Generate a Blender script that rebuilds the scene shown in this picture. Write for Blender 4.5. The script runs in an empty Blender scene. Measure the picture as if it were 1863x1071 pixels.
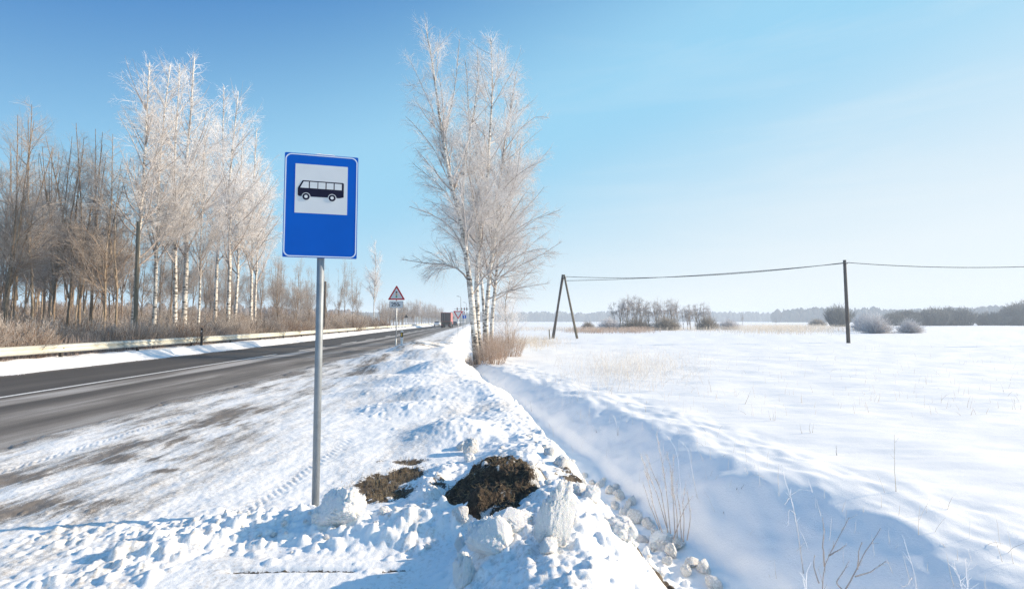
import bpy, bmesh, math, random
import numpy as np
from mathutils import Vector, Matrix

R = math.radians
scene = bpy.context.scene
COL = scene.collection
random.seed(7)
rng = np.random.default_rng(11)

# ------------------------------------------------------------------ camera
CAM_Z = 1.65
PITCH = R(3.12)
cam_data = bpy.data.cameras.new("camera")
cam_data.sensor_fit = 'HORIZONTAL'
cam_data.sensor_width = 36.0
cam_data.lens = 17.0
cam_data.clip_start = 0.05
cam_data.clip_end = 8000
cam = bpy.data.objects.new("camera", cam_data)
cam.location = (0, 0, CAM_Z)
cam.rotation_euler = (R(90) + PITCH, 0, 0)
COL.objects.link(cam)
scene.camera = cam

# ------------------------------------------------------------------ world, sun, exposure
SUN_EL, SUN_AZ = 21.0, 81.0            # azimuth measured from the view direction to the right
world = bpy.data.worlds.new("World")
scene.world = world
world.use_nodes = True
world.cycles.sampling_method = 'NONE'
wn, wl = world.node_tree.nodes, world.node_tree.links
wn.clear()
w_out = wn.new('ShaderNodeOutputWorld')
w_bg = wn.new('ShaderNodeBackground')
sky = wn.new('ShaderNodeTexSky')
sky.sky_type = 'NISHITA'
sky.sun_disc = False
sky.sun_elevation = R(SUN_EL)
sky.sun_rotation = R(SUN_AZ)
sky.altitude = 0
sky.air_density = 1.0
sky.dust_density = 0.4
sky.ozone_density = 2.2
w_bg.inputs['Strength'].default_value = 0.12
# thin cirrus veil
tc = wn.new('ShaderNodeTexCoord')
mp = wn.new('ShaderNodeMapping')
mp.inputs['Rotation'].default_value = (0, R(12), R(20))
mp.inputs['Scale'].default_value = (1.2, 1.2, 9.0)
nz = wn.new('ShaderNodeTexNoise')
nz.inputs['Scale'].default_value = 1.7
nz.inputs['Detail'].default_value = 7
nz.inputs['Roughness'].default_value = 0.55
nz.inputs['Distortion'].default_value = 0.4
cr = wn.new('ShaderNodeValToRGB')
cr.color_ramp.elements[0].position = 0.47
cr.color_ramp.elements[0].color = (0, 0, 0, 1)
cr.color_ramp.elements[1].position = 0.85
cr.color_ramp.elements[1].color = (1, 1, 1, 1)
dotn = wn.new('ShaderNodeVectorMath'); dotn.operation = 'DOT_PRODUCT'
dotn.inputs[1].default_value = (0.78, 0.6, 0.0)
mr = wn.new('ShaderNodeMapRange')
mr.inputs['From Min'].default_value = 0.35; mr.inputs['From Max'].default_value = 1.0
mr.inputs['To Min'].default_value = 0.0; mr.inputs['To Max'].default_value = 0.4
mul = wn.new('ShaderNodeMath'); mul.operation = 'MULTIPLY'
mixc = wn.new('ShaderNodeMixRGB')
mixc.inputs['Color2'].default_value = (5.0, 5.25, 5.35, 1)
hsv = wn.new('ShaderNodeHueSaturation')
hsv.inputs['Hue'].default_value = 0.49
hsv.inputs['Saturation'].default_value = 1.15
wl.new(tc.outputs['Generated'], mp.inputs['Vector'])
wl.new(mp.outputs['Vector'], nz.inputs['Vector'])
wl.new(nz.outputs['Fac'], cr.inputs['Fac'])
wl.new(tc.outputs['Generated'], dotn.inputs[0])
wl.new(dotn.outputs['Value'], mr.inputs['Value'])
wl.new(mr.outputs['Result'], mul.inputs[0])
wl.new(cr.outputs['Color'], mul.inputs[1])
wl.new(sky.outputs['Color'], hsv.inputs['Color'])
# winter air: the blue deepens away from the sun and upwards, pales towards the horizon and the sun
sx = wn.new('ShaderNodeSeparateXYZ'); wl.new(tc.outputs['Generated'], sx.inputs[0])
sdot = wn.new('ShaderNodeVectorMath'); sdot.operation = 'DOT_PRODUCT'
sdot.inputs[1].default_value = (math.sin(R(SUN_AZ)), math.cos(R(SUN_AZ)), 0.0)
wl.new(tc.outputs['Generated'], sdot.inputs[0])
m1 = wn.new('ShaderNodeMath'); m1.operation = 'MULTIPLY_ADD'; m1.inputs[1].default_value = 0.40; m1.inputs[2].default_value = 0.85
wl.new(sdot.outputs['Value'], m1.inputs[0])
m2 = wn.new('ShaderNodeMath'); m2.operation = 'MULTIPLY_ADD'; m2.inputs[1].default_value = -1.25
wl.new(sx.outputs['Z'], m2.inputs[0]); wl.new(m1.outputs[0], m2.inputs[2])
gr_ = wn.new('ShaderNodeValToRGB'); wl.new(m2.outputs[0], gr_.inputs['Fac'])
gr_.color_ramp.interpolation = 'CARDINAL'
el = gr_.color_ramp.elements
for p_, c_ in ((0.34, (.30, .635, .90)), (0.60, (.41, .73, .94))):
    e_ = el.new(p_); e_.color = (*c_, 1)
el[0].position = 0.05; el[0].color = (.055, .25, .61, 1)
el[-1].position = 1.0; el[-1].color = (.84, .91, .945, 1)
sc_ = wn.new('ShaderNodeVectorMath'); sc_.operation = 'SCALE'; sc_.inputs['Scale'].default_value = 5.5
wl.new(gr_.outputs['Color'], sc_.inputs[0])
airmix = wn.new('ShaderNodeMixRGB'); airmix.inputs['Fac'].default_value = 0.92
wl.new(hsv.outputs['Color'], airmix.inputs['Color1']); wl.new(sc_.outputs['Vector'], airmix.inputs['Color2'])
wl.new(airmix.outputs['Color'], mixc.inputs['Color1'])
wl.new(mul.outputs['Value'], mixc.inputs['Fac'])
wl.new(mixc.outputs['Color'], w_bg.inputs['Color'])
wl.new(w_bg.outputs['Background'], w_out.inputs['Surface'])

sun_dir = Vector((math.sin(R(SUN_AZ)) * math.cos(R(SUN_EL)), math.cos(R(SUN_AZ)) * math.cos(R(SUN_EL)), math.sin(R(SUN_EL))))
sd = bpy.data.lights.new("sun", 'SUN')
sd.energy = 5.0
sd.angle = R(0.55)
sd.color = (1.0, 0.82, 0.60)
so = bpy.data.objects.new("sun", sd)
so.rotation_euler = sun_dir.to_track_quat('Z', 'Y').to_euler()
so.location = (30, 20, 30)
COL.objects.link(so)

vs = scene.view_settings
vs.view_transform = 'Standard'
vs.look = 'None'
vs.gamma = 1.0
vs.use_curve_mapping = False
vs.exposure = 0.56
scene.cycles.max_bounces = 6
scene.cycles.volume_bounces = 1
scene.cycles.use_denoising = True
scene.cycles.denoiser = 'OPENIMAGEDENOISE'
scene.cycles.denoising_input_passes = 'RGB_ALBEDO_NORMAL'
scene.cycles.denoising_prefilter = 'NONE'
scene.cycles.sample_clamp_indirect = 3.0
scene.cycles.use_adaptive_sampling = False

# ------------------------------------------------------------------ picture <-> place
FPX = 1863 * 17 / 36.0
CX, CY = 931.5, 535.5
cp, sp = math.cos(PITCH), math.sin(PITCH)

def ray(px, py):
    a, b = (px - CX) / FPX, -(py - CY) / FPX
    return a, cp - b * sp, b * cp + sp        # world x, y, z

def W(px, py, Y):
    a, c, d = ray(px, py)
    s = Y / c
    return Vector((a * s, Y, CAM_Z + d * s))

# ------------------------------------------------------------------ noise
_g = np.random.default_rng(5)
_ang = _g.uniform(0, 2 * np.pi, (256, 256))
_gx, _gy = np.cos(_ang), np.sin(_ang)
_v3 = _g.uniform(-1, 1, (64, 64, 64))

def pn(x, y, s=0):
    x = x + s * 17.31; y = y + s * 9.77
    xi = np.floor(x).astype(np.int64); yi = np.floor(y).astype(np.int64)
    fx = x - xi; fy = y - yi
    u = fx * fx * fx * (fx * (fx * 6 - 15) + 10); v = fy * fy * fy * (fy * (fy * 6 - 15) + 10)
    a0, b0, a1, b1 = xi & 255, yi & 255, (xi + 1) & 255, (yi + 1) & 255
    n00 = _gx[a0, b0] * fx + _gy[a0, b0] * fy
    n10 = _gx[a1, b0] * (fx - 1) + _gy[a1, b0] * fy
    n01 = _gx[a0, b1] * fx + _gy[a0, b1] * (fy - 1)
    n11 = _gx[a1, b1] * (fx - 1) + _gy[a1, b1] * (fy - 1)
    return (n00 * (1 - u) + n10 * u) * (1 - v) + (n01 * (1 - u) + n11 * u) * v * 1.0

def fbm(x, y, o=4, s=0, g=0.5):
    t = 0; a = 1.0
    for i in range(o):
        t = t + a * pn(x * 2.03 ** i, y * 2.03 ** i, s + i)
        a *= g
    return t * 1.5

def n3(P, s=0):
    P = P + s * 3.17
    I = np.floor(P).astype(np.int64); F = P - I
    F = F * F * (3 - 2 * F)
    r = 0
    for dx in (0, 1):
        for dy in (0, 1):
            for dz in (0, 1):
                w = (F[:, 0] if dx else 1 - F[:, 0]) * (F[:, 1] if dy else 1 - F[:, 1]) * (F[:, 2] if dz else 1 - F[:, 2])
                r = r + w * _v3[(I[:, 0] + dx) & 63, (I[:, 1] + dy) & 63, (I[:, 2] + dz) & 63]
    return r

def sst(a, b, x):
    t = np.clip((x - a) / (b - a + 1e-9), 0, 1)
    return t * t * (3 - 2 * t)

# ------------------------------------------------------------------ materials
def node_mat(name):
    m = bpy.data.materials.new(name); m.use_nodes = True
    nt = m.node_tree
    return m, nt.nodes, nt.links, nt.nodes['Principled BSDF']

def noise_node(n, l, scale, detail=4, rough=0.5, vec=None, dist=0.0):
    t = n.new('ShaderNodeTexNoise')
    t.inputs['Scale'].default_value = scale; t.inputs['Detail'].default_value = detail
    t.inputs['Roughness'].default_value = rough; t.inputs['Distortion'].default_value = dist
    if vec is not None: l.new(vec, t.inputs['Vector'])
    return t

def ramp(n, l, fac, stops, interp='LINEAR'):
    r = n.new('ShaderNodeValToRGB'); r.color_ramp.interpolation = interp
    e = r.color_ramp.elements
    while len(e) < len(stops): e.new(0.5)
    for i, (p, c) in enumerate(stops):
        e[i].position = p
        e[i].color = (c[0], c[1], c[2], 1) if hasattr(c, '__len__') else (c, c, c, 1)
    if fac is not None: l.new(fac, r.inputs['Fac'])
    return r

def mixrgb(n, l, fac, a, b, blend='MIX'):
    m = n.new('ShaderNodeMixRGB'); m.blend_type = blend
    for sock, v in (('Fac', fac), ('Color1', a), ('Color2', b)):
        if hasattr(v, 'links'): l.new(v, m.inputs[sock])
        elif hasattr(v, '__len__'): m.inputs[sock].default_value = (v[0], v[1], v[2], 1)
        else: m.inputs[sock].default_value = v
    return m

def mathn(n, l, op, a, b=None, clamp=False):
    m = n.new('ShaderNodeMath'); m.operation = op; m.use_clamp = clamp
    for i, v in enumerate((a, b)):
        if v is None: continue
        if hasattr(v, 'links'): l.new(v, m.inputs[i])
        else: m.inputs[i].default_value = v
    return m

def coords(n, l, scale=(1, 1, 1), kind='Object', rot=(0, 0, 0)):
    t = n.new('ShaderNodeTexCoord'); m = n.new('ShaderNodeMapping')
    m.inputs['Scale'].default_value = scale; m.inputs['Rotation'].default_value = rot
    l.new(t.outputs[kind], m.inputs['Vector'])
    return m.outputs['Vector']

def bump(n, l, b, h, strength=0.4, dist=0.02):
    k = n.new('ShaderNodeBump'); k.inputs['Strength'].default_value = strength; k.inputs['Distance'].default_value = dist
    l.new(h, k.inputs['Height']); l.new(k.outputs['Normal'], b.inputs['Normal'])
    return k

def simple(name, col, rough=0.5, metal=0.0, var=0.12, scale=30, bmp=0.0):
    m, n, l, b = node_mat(name)
    c = coords(n, l)
    t = noise_node(n, l, scale, 5, 0.6, c)
    r = ramp(n, l, t.outputs['Fac'], [(0.3, [v * (1 - var) for v in col]), (0.7, [min(1, v * (1 + var)) for v in col])])
    l.new(r.outputs['Color'], b.inputs['Base Color'])
    b.inputs['Roughness'].default_value = rough; b.inputs['Metallic'].default_value = metal
    if bmp: bump(n, l, b, t.outputs['Fac'], bmp, 0.01)
    return m

def attr(n, name):
    a = n.new('ShaderNodeAttribute'); a.attribute_name = name
    return a

SNOW = (0.92, 0.915, 0.90)
def make_snow_ground():
    m, n, l, b = node_mat("snow_ground")
    c = coords(n, l)
    ad, asl = attr(n, 'dirt'), attr(n, 'soil')
    fine = noise_node(n, l, 34, 8, 0.72, c)
    mid = noise_node(n, l, 6, 6, 0.62, c)
    grit = noise_node(n, l, 110, 4, 0.7, c)
    # dirt mask broken up by noise
    s = mathn(n, l, 'ADD', ad.outputs['Fac'], mathn(n, l, 'MULTIPLY', mathn(n, l, 'SUBTRACT', fine.outputs['Fac'], 0.5).outputs[0], 2.2).outputs[0])
    dm = ramp(n, l, s.outputs[0], [(0.22, 0.0), (0.62, 0.62), (1.0, 1.0)])
    g2 = mathn(n, l, 'ADD', ad.outputs['Fac'], mathn(n, l, 'MULTIPLY', mathn(n, l, 'SUBTRACT', grit.outputs['Fac'], 0.5).outputs[0], 2.0).outputs[0])
    gm = ramp(n, l, g2.outputs[0], [(0.70, 0.0), (0.86, 0.75)])
    dc = ramp(n, l, mid.outputs['Fac'], [(0.3, (0.38, 0.335, 0.28)), (0.55, (0.54, 0.50, 0.45)), (0.75, (0.70, 0.67, 0.63))])
    soilc = ramp(n, l, fine.outputs['Fac'], [(0.3, (0.018, 0.013, 0.009)), (0.5, (0.06, 0.043, 0.03)), (0.68, (0.17, 0.13, 0.085)), (0.85, (0.3, 0.25, 0.18))])
    sn = ramp(n, l, mid.outputs['Fac'], [(0.3, (0.89, 0.89, 0.885)), (0.6, SNOW)])
    c1 = mixrgb(n, l, dm.outputs['Color'], sn.outputs['Color'], dc.outputs['Color'])
    c2 = mixrgb(n, l, gm.outputs['Color'], c1.outputs['Color'], (0.12, 0.095, 0.075))
    ss = mathn(n, l, 'ADD', asl.outputs['Fac'], mathn(n, l, 'MULTIPLY', mathn(n, l, 'SUBTRACT', fine.outputs['Fac'], 0.5).outputs[0], 1.6).outputs[0])
    sm = ramp(n, l, ss.outputs[0], [(0.42, 0.0), (0.56, 1.0)])
    c3 = mixrgb(n, l, sm.outputs['Color'], c2.outputs['Color'], soilc.outputs['Color'])
    l.new(c3.outputs['Color'], b.inputs['Base Color'])
    b.inputs['Roughness'].default_value = 0.72
    b.inputs['Specular IOR Level'].default_value = 0.35
    hsum = mathn(n, l, 'ADD', fine.outputs['Fac'], mathn(n, l, 'MULTIPLY', grit.outputs['Fac'], 0.45).outputs[0])
    bump(n, l, b, hsum.outputs[0], 0.4, 0.012)
    return m

def make_snow_clod(name, dirty):
    m, n, l, b = node_mat(name)
    c = coords(n, l)
    t = noise_node(n, l, 5, 7, 0.65, c); f = noise_node(n, l, 26, 6, 0.7, c)
    d = ramp(n, l, t.outputs['Fac'], [(0.62 - dirty * 0.26, 0.0), (0.90 - dirty * 0.15, 0.2 + dirty * 0.6)])
    dc = ramp(n, l, f.outputs['Fac'], [(0.35, (0.22, 0.18, 0.14)), (0.65, (0.56, 0.52, 0.46))])
    mx = mixrgb(n, l, d.outputs['Color'], SNOW, dc.outputs['Color'])
    l.new(mx.outputs['Color'], b.inputs['Base Color'])
    b.inputs['Roughness'].default_value = 0.75
    b.inputs['Specular IOR Level'].default_value = 0.2
    b.inputs['Subsurface Weight'].default_value = 0.35
    b.inputs['Subsurface Radius'].default_value = (0.03, 0.035, 0.045)
    b.inputs['Subsurface Scale'].default_value = 0.5
    bump(n, l, b, f.outputs['Fac'], 0.6, 0.05)
    return m

def make_soil():
    m, n, l, b = node_mat("dark_earth")
    c = coords(n, l)
    t = noise_node(n, l, 22, 9, 0.78, c, 0.8); t2 = noise_node(n, l, 4.5, 5, 0.6, c)
    r = ramp(n, l, t.outputs['Fac'], [(0.28, (0.012, 0.008, 0.005)), (0.46, (0.05, 0.034, 0.022)), (0.6, (0.13, 0.09, 0.056)), (0.8, (0.30, 0.235, 0.16))])
    sn = attr(n, 'snowy')
    s = mathn(n, l, 'ADD', sn.outputs['Fac'], mathn(n, l, 'MULTIPLY', mathn(n, l, 'SUBTRACT', t.outputs['Fac'], 0.5).outputs[0], 1.5).outputs[0])
    sm = ramp(n, l, s.outputs[0], [(0.5, 0.0), (0.66, 1.0)])
    mx = mixrgb(n, l, sm.outputs['Color'], r.outputs['Color'], SNOW)
    l.new(mx.outputs['Color'], b.inputs['Base Color'])
    b.inputs['Roughness'].default_value = 0.9
    bump(n, l, b, t.outputs['Fac'], 1.0, 0.05)
    return m

def make_asphalt():
    m, n, l, b = node_mat("asphalt")
    uv = coords(n, l, (1, 1, 1), 'UV')
    sep = n.new('ShaderNodeSeparateXYZ'); l.new(uv, sep.inputs[0])
    wob = noise_node(n, l, 1.0, 4, 0.55, coords(n, l, (0.35, 0.045, 1), 'UV'))
    u = mathn(n, l, 'ADD', sep.outputs['X'], mathn(n, l, 'MULTIPLY', mathn(n, l, 'SUBTRACT', wob.outputs['Fac'], 0.5).outputs[0], 0.6).outputs[0])
    # across the road: 0 = right edge, 7.9 = left edge; ramp is over 0..8
    un = mathn(n, l, 'DIVIDE', u.outputs[0], 8.0)
    salt = ramp(n, l, un.outputs[0], [(0.0, 0.8), (0.055, 0.52), (0.10, 0.40), (0.15, 0.62), (0.22, 0.68), (0.30, 0.28), (0.345, 0.2), (0.385, 0.95), (0.44, 0.95), (0.49, 0.2), (0.58, 0.16), (0.65, 0.26), (0.72, 0.18), (0.84, 0.14), (0.94, 0.10), (1.0, 0.4)])
    st = noise_node(n, l, 1.0, 6, 0.6, coords(n, l, (5.0, 0.25, 1), 'UV'))
    gr = noise_node(n, l, 75, 3, 0.8, coords(n, l, (1, 1, 1), 'UV'))
    blot = noise_node(n, l, 1.0, 5, 0.6, coords(n, l, (0.8, 0.22, 1), 'UV', (0, 0, 0.14)))
    a = mathn(n, l, 'MULTIPLY', salt.outputs['Color'], ramp(n, l, st.outputs['Fac'], [(0.3, 0.8), (0.7, 1.2)]).outputs['Color'])
    a = mathn(n, l, 'MULTIPLY', a.outputs[0], ramp(n, l, blot.outputs['Fac'], [(0.35, 0.72), (0.6, 1.2)]).outputs['Color'])
    a = mathn(n, l, 'ADD', a.outputs[0], mathn(n, l, 'MULTIPLY', mathn(n, l, 'SUBTRACT', gr.outputs['Fac'], 0.5).outputs[0], 0.75).outputs[0], True)
    colr = ramp(n, l, a.outputs[0], [(0.0, (0.046, 0.042, 0.039)), (0.3, (0.105, 0.093, 0.081)), (0.6, (0.215, 0.19, 0.165)), (1.0, (0.46, 0.43, 0.40))])
    # worn centre line markings are painted on the asphalt (own meshes), skid arcs here
    l.new(colr.outputs['Color'], b.inputs['Base Color'])
    b.inputs['Roughness'].default_value = 0.78
    b.inputs['Specular IOR Level'].default_value = 0.3
    bump(n, l, b, gr.outputs['Fac'], 0.5, 0.008)
    return m

def make_birch_bark():
    m, n, l, b = node_mat("birch_bark")
    a = attr(n, 'rad')
    v = coords(n, l, (2.2, 2.2, 9.0))
    t = noise_node(n, l, 1.6, 6, 0.7, v, 0.5)
    v2 = coords(n, l, (1, 1, 1)); t2 = noise_node(n, l, 1.1, 4, 0.6, v2)
    big = noise_node(n, l, 2.3, 3, 0.6, coords(n, l, (1, 1, 1.6)), 0.3)
    tt = mathn(n, l, 'ADD', t.outputs['Fac'], mathn(n, l, 'MULTIPLY', mathn(n, l, 'SUBTRACT', big.outputs['Fac'], 0.5).outputs[0], 0.55).outputs[0])
    k = ramp(n, l, tt.outputs[0], [(0.48, 0.0), (0.60, 1.0)])
    white = ramp(n, l, t2.outputs['Fac'], [(0.3, (0.52, 0.47, 0.41)), (0.6, (0.78, 0.75, 0.70))])
    c1 = mixrgb(n, l, k.outputs['Color'], white.outputs['Color'], (0.05, 0.042, 0.038))
    # thin stems are brown
    th = ramp(n, l, mathn(n, l, 'MULTIPLY', a.outputs['Fac'], 10.0).outputs[0], [(0.08, 0.0), (0.26, 1.0)])
    c2 = mixrgb(n, l, th.outputs['Color'], (0.20, 0.15, 0.12), c1.outputs['Color'])
    # rough dark foot
    sep = n.new('ShaderNodeSeparateXYZ'); l.new(v2, sep.inputs[0])
    ft = mathn(n, l, 'ADD', mathn(n, l, 'MULTIPLY', sep.outputs['Z'], 0.4).outputs[0], mathn(n, l, 'SUBTRACT', t.outputs['Fac'], 0.5).outputs[0])
    fm = ramp(n, l, ft.outputs[0], [(0.12, 1.0), (0.5, 0.0)])
    c3 = mixrgb(n, l, fm.outputs['Color'], c2.outputs['Color'], (0.085, 0.068, 0.055))
    l.new(c3.outputs['Color'], b.inputs['Base Color'])
    b.inputs['Roughness'].default_value = 0.8
    bump(n, l, b, t.outputs['Fac'], 0.5, 0.02)
    return m

def make_brown_bark(name, dark, light):
    m, n, l, b = node_mat(name)
    t = noise_node(n, l, 3.0, 6, 0.7, coords(n, l, (4, 4, 1.2)), 0.4)
    r = ramp(n, l, t.outputs['Fac'], [(0.35, dark), (0.65, light)])
    l.new(r.outputs['Color'], b.inputs['Base Color'])
    b.inputs['Roughness'].default_value = 0.9
    bump(n, l, b, t.outputs['Fac'], 0.6, 0.03)
    return m

def make_twig(name, brown, frost=(0.86, 0.85, 0.86)):
    m, n, l, b = node_mat(name)
    f = attr(n, 'frost')
    t = noise_node(n, l, 1.4, 4, 0.6, coords(n, l))
    s = mathn(n, l, 'ADD', f.outputs['Fac'], mathn(n, l, 'MULTIPLY', mathn(n, l, 'SUBTRACT', t.outputs['Fac'], 0.5).outputs[0], 0.5).outputs[0], True)
    mx = mixrgb(n, l, s.outputs[0], brown, frost)
    l.new(mx.outputs['Color'], b.inputs['Base Color'])
    b.inputs['Roughness'].default_value = 0.85
    return m

def make_wood(name, dark, light):
    m, n, l, b = node_mat(name)
    t = noise_node(n, l, 2.5, 7, 0.65, coords(n, l, (14, 14, 0.6)), 0.2)
    r = ramp(n, l, t.outputs['Fac'], [(0.35, dark), (0.65, light)])
    l.new(r.outputs['Color'], b.inputs['Base Color'])
    b.inputs['Roughness'].default_value = 0.85
    bump(n, l, b, t.outputs['Fac'], 0.5, 0.01)
    return m

def make_blade(name, c1, c2):
    m, n, l, b = node_mat(name)
    t = noise_node(n, l, 2.5, 4, 0.7, coords(n, l))
    f = attr(n, 'frost')
    r = ramp(n, l, t.outputs['Fac'], [(0.35, c1), (0.65, c2)])
    mx = mixrgb(n, l, f.outputs['Fac'], r.outputs['Color'], (0.82, 0.82, 0.82))
    l.new(mx.outputs['Color'], b.inputs['Base Color'])
    b.inputs['Roughness'].default_value = 0.85
    return m

M = {}
M['snow'] = make_snow_ground()
M['clod'] = make_snow_clod("packed_snow", 0.0)
M['dirtyshadeclod'] = make_snow_clod("dirty_shaded_snow", 0.9)  # grey of real dirt; on the ditch clods it also paints in shade
M['soil'] = make_soil()
M['asphalt'] = make_asphalt()
M['birch'] = make_birch_bark()
M['brownbark'] = make_brown_bark("brown_bark", (0.10, 0.072, 0.05), (0.34, 0.26, 0.185))
M['palebark'] = make_brown_bark("pale_bark", (0.12, 0.09, 0.065), (0.42, 0.34, 0.25))
M['twig'] = make_twig("birch_twigs", (0.26, 0.215, 0.19), (0.90, 0.90, 0.92))
M['twigbrown'] = make_twig("brown_twigs", (0.22, 0.16, 0.115), (0.74, 0.73, 0.73))
M['twigfrost'] = make_twig("frosted_twigs", (0.26, 0.21, 0.185), (0.93, 0.93, 0.95))
M['brush'] = make_twig("brush_twigs", (0.20, 0.135, 0.095), (0.74, 0.69, 0.65))
M['dark_far'] = make_twig("far_twigs", (0.26, 0.20, 0.15), (0.6, 0.6, 0.6))
M['polewood'] = make_wood("weathered_pole_wood", (0.08, 0.07, 0.05), (0.24, 0.21, 0.155))
M['poledark'] = make_wood("dark_pole_wood", (0.045, 0.038, 0.034), (0.16, 0.14, 0.125))
M['reed'] = make_blade("dry_reed", (0.42, 0.32, 0.20), (0.66, 0.55, 0.40))
M['redreed'] = make_blade("brown_reed", (0.25, 0.15, 0.10), (0.44, 0.31, 0.22))
M['drygrass'] = make_blade("dead_grass_blades", (0.13, 0.095, 0.05), (0.42, 0.33, 0.19))
M['galv'] = simple("galvanised_steel", (0.42, 0.45, 0.48), 0.45, 0.75, 0.10, 14, 0.15)
M['galvpost'] = simple("dull_galvanised_steel", (0.26, 0.29, 0.32), 0.55, 0.35, 0.14, 9, 0.1)
M['rail'] = simple("guardrail_steel", (0.60, 0.60, 0.53), 0.5, 0.15, 0.10, 5)
M['darksteel'] = simple("dark_steel", (0.05, 0.045, 0.04), 0.6, 0.3, 0.2)
M['blue'] = simple("blue_sign_film", (0.0005, 0.105, 0.52), 0.38, 0, 0.05, 3)
M['whitefilm'] = simple("white_sign_film", (0.70, 0.72, 0.74), 0.35, 0, 0.04, 4)
M['borderfilm'] = simple("sign_border_film", (0.70, 0.78, 0.86), 0.35, 0, 0.03, 4)
M['blackfilm'] = simple("black_sign_film", (0.012, 0.012, 0.035), 0.4, 0, 0.1, 10)
M['redfilm'] = simple("red_sign_film", (0.52, 0.02, 0.03), 0.4, 0, 0.1, 6)
M['yellow'] = simple("yellow_film", (0.75, 0.45, 0.03), 0.4)
M['green'] = simple("green_film", (0.02, 0.30, 0.14), 0.4)
M['orangefilm'] = simple("orange_film", (0.8, 0.35, 0.08), 0.4)
M['paint'] = simple("road_paint", (0.80, 0.78, 0.74), 0.7, 0, 0.25, 18)
M['plastic'] = simple("white_plastic", (0.72, 0.72, 0.70), 0.5)
M['black'] = simple("black_rubber", (0.018, 0.018, 0.02), 0.7)
for k_ in ('blue', 'whitefilm', 'blackfilm', 'borderfilm'): M[k_].node_tree.nodes['Principled BSDF'].inputs['Specular IOR Level'].default_value = 0.12
M['glass'] = simple("dark_glass", (0.02, 0.03, 0.045), 0.12)
M['truckred'] = simple("red_truck_paint", (0.42, 0.12, 0.10), 0.4)
M['truckdark'] = simple("dark_truck_back", (0.035, 0.02, 0.025), 0.5)
M['carwhite'] = simple("silver_car_paint", (0.55, 0.60, 0.66), 0.3)
M['cardark'] = simple("dark_car_paint", (0.05, 0.055, 0.07), 0.3)
M['lamp_red'] = simple("tail_lamp", (0.4, 0.02, 0.02), 0.3)
M['kerb'] = simple("kerb_stone", (0.20, 0.165, 0.13), 0.8, 0, 0.3, 20, 0.4)
M['farwood'] = simple("far_wood", (0.055, 0.075, 0.065), 0.95, 0, 0.5, 0.06)
M['grove'] = make_twig('grove_twigs', (0.13, 0.13, 0.11), (0.4, 0.4, 0.4))
M['brownfar'] = simple('far_brown_wood', (0.13, 0.10, 0.08), 0.95, 0, 0.4, 0.3)
M['wire'] = simple("frosted_cable", (0.10, 0.11, 0.12), 0.7, 0, 0.8, 2.2)
M['ins'] = simple("porcelain", (0.6, 0.6, 0.6), 0.3)

# ------------------------------------------------------------------ object helpers
def tag(o, label=None, cat=None, group=None, kind=None):
    if label: o['label'] = label
    if cat: o['category'] = cat
    if group: o['group'] = group
    if kind: o['kind'] = kind
    return o

def empty(name, loc, rz=0.0, label=None, cat=None, group=None):
    o = bpy.data.objects.new(name, None)
    o.empty_display_size = 0.3
    o.location = loc; o.rotation_euler = (0, 0, rz)
    COL.objects.link(o)
    return tag(o, label, cat, group)

def np_mesh(name, V, faces, mats, parent=None, smooth=False, attrs=None, mi=None):
    """V (n,3); faces: list of (m,k) int arrays"""
    me = bpy.data.meshes.new(name)
    V = np.ascontiguousarray(V, dtype=np.float32)
    me.vertices.add(len(V)); me.vertices.foreach_set('co', V.ravel())
    loops = np.concatenate([f.ravel() for f in faces]).astype(np.int32)
    tot = np.concatenate([np.full(len(f), f.shape[1], dtype=np.int32) for f in faces])
    start = np.concatenate([[0], np.cumsum(tot)[:-1]]).astype(np.int32)
    me.loops.add(len(loops)); me.loops.foreach_set('vertex_index', loops)
    me.polygons.add(len(tot)); me.polygons.foreach_set('loop_start', start); me.polygons.foreach_set('loop_total', tot)
    if smooth: me.polygons.foreach_set('use_smooth', np.ones(len(tot), dtype=bool))
    for m in mats: me.materials.append(m)
    if mi is not None: me.polygons.foreach_set('material_index', mi.astype(np.int32))
    if attrs:
        for k, a in attrs.items():
            at = me.attributes.new(k, 'FLOAT', 'POINT'); at.data.foreach_set('value', np.asarray(a, dtype=np.float32))
    me.update(calc_edges=True)
    o = bpy.data.objects.new(name, me); COL.objects.link(o)
    if parent is not None: o.parent = parent
    return o

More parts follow.
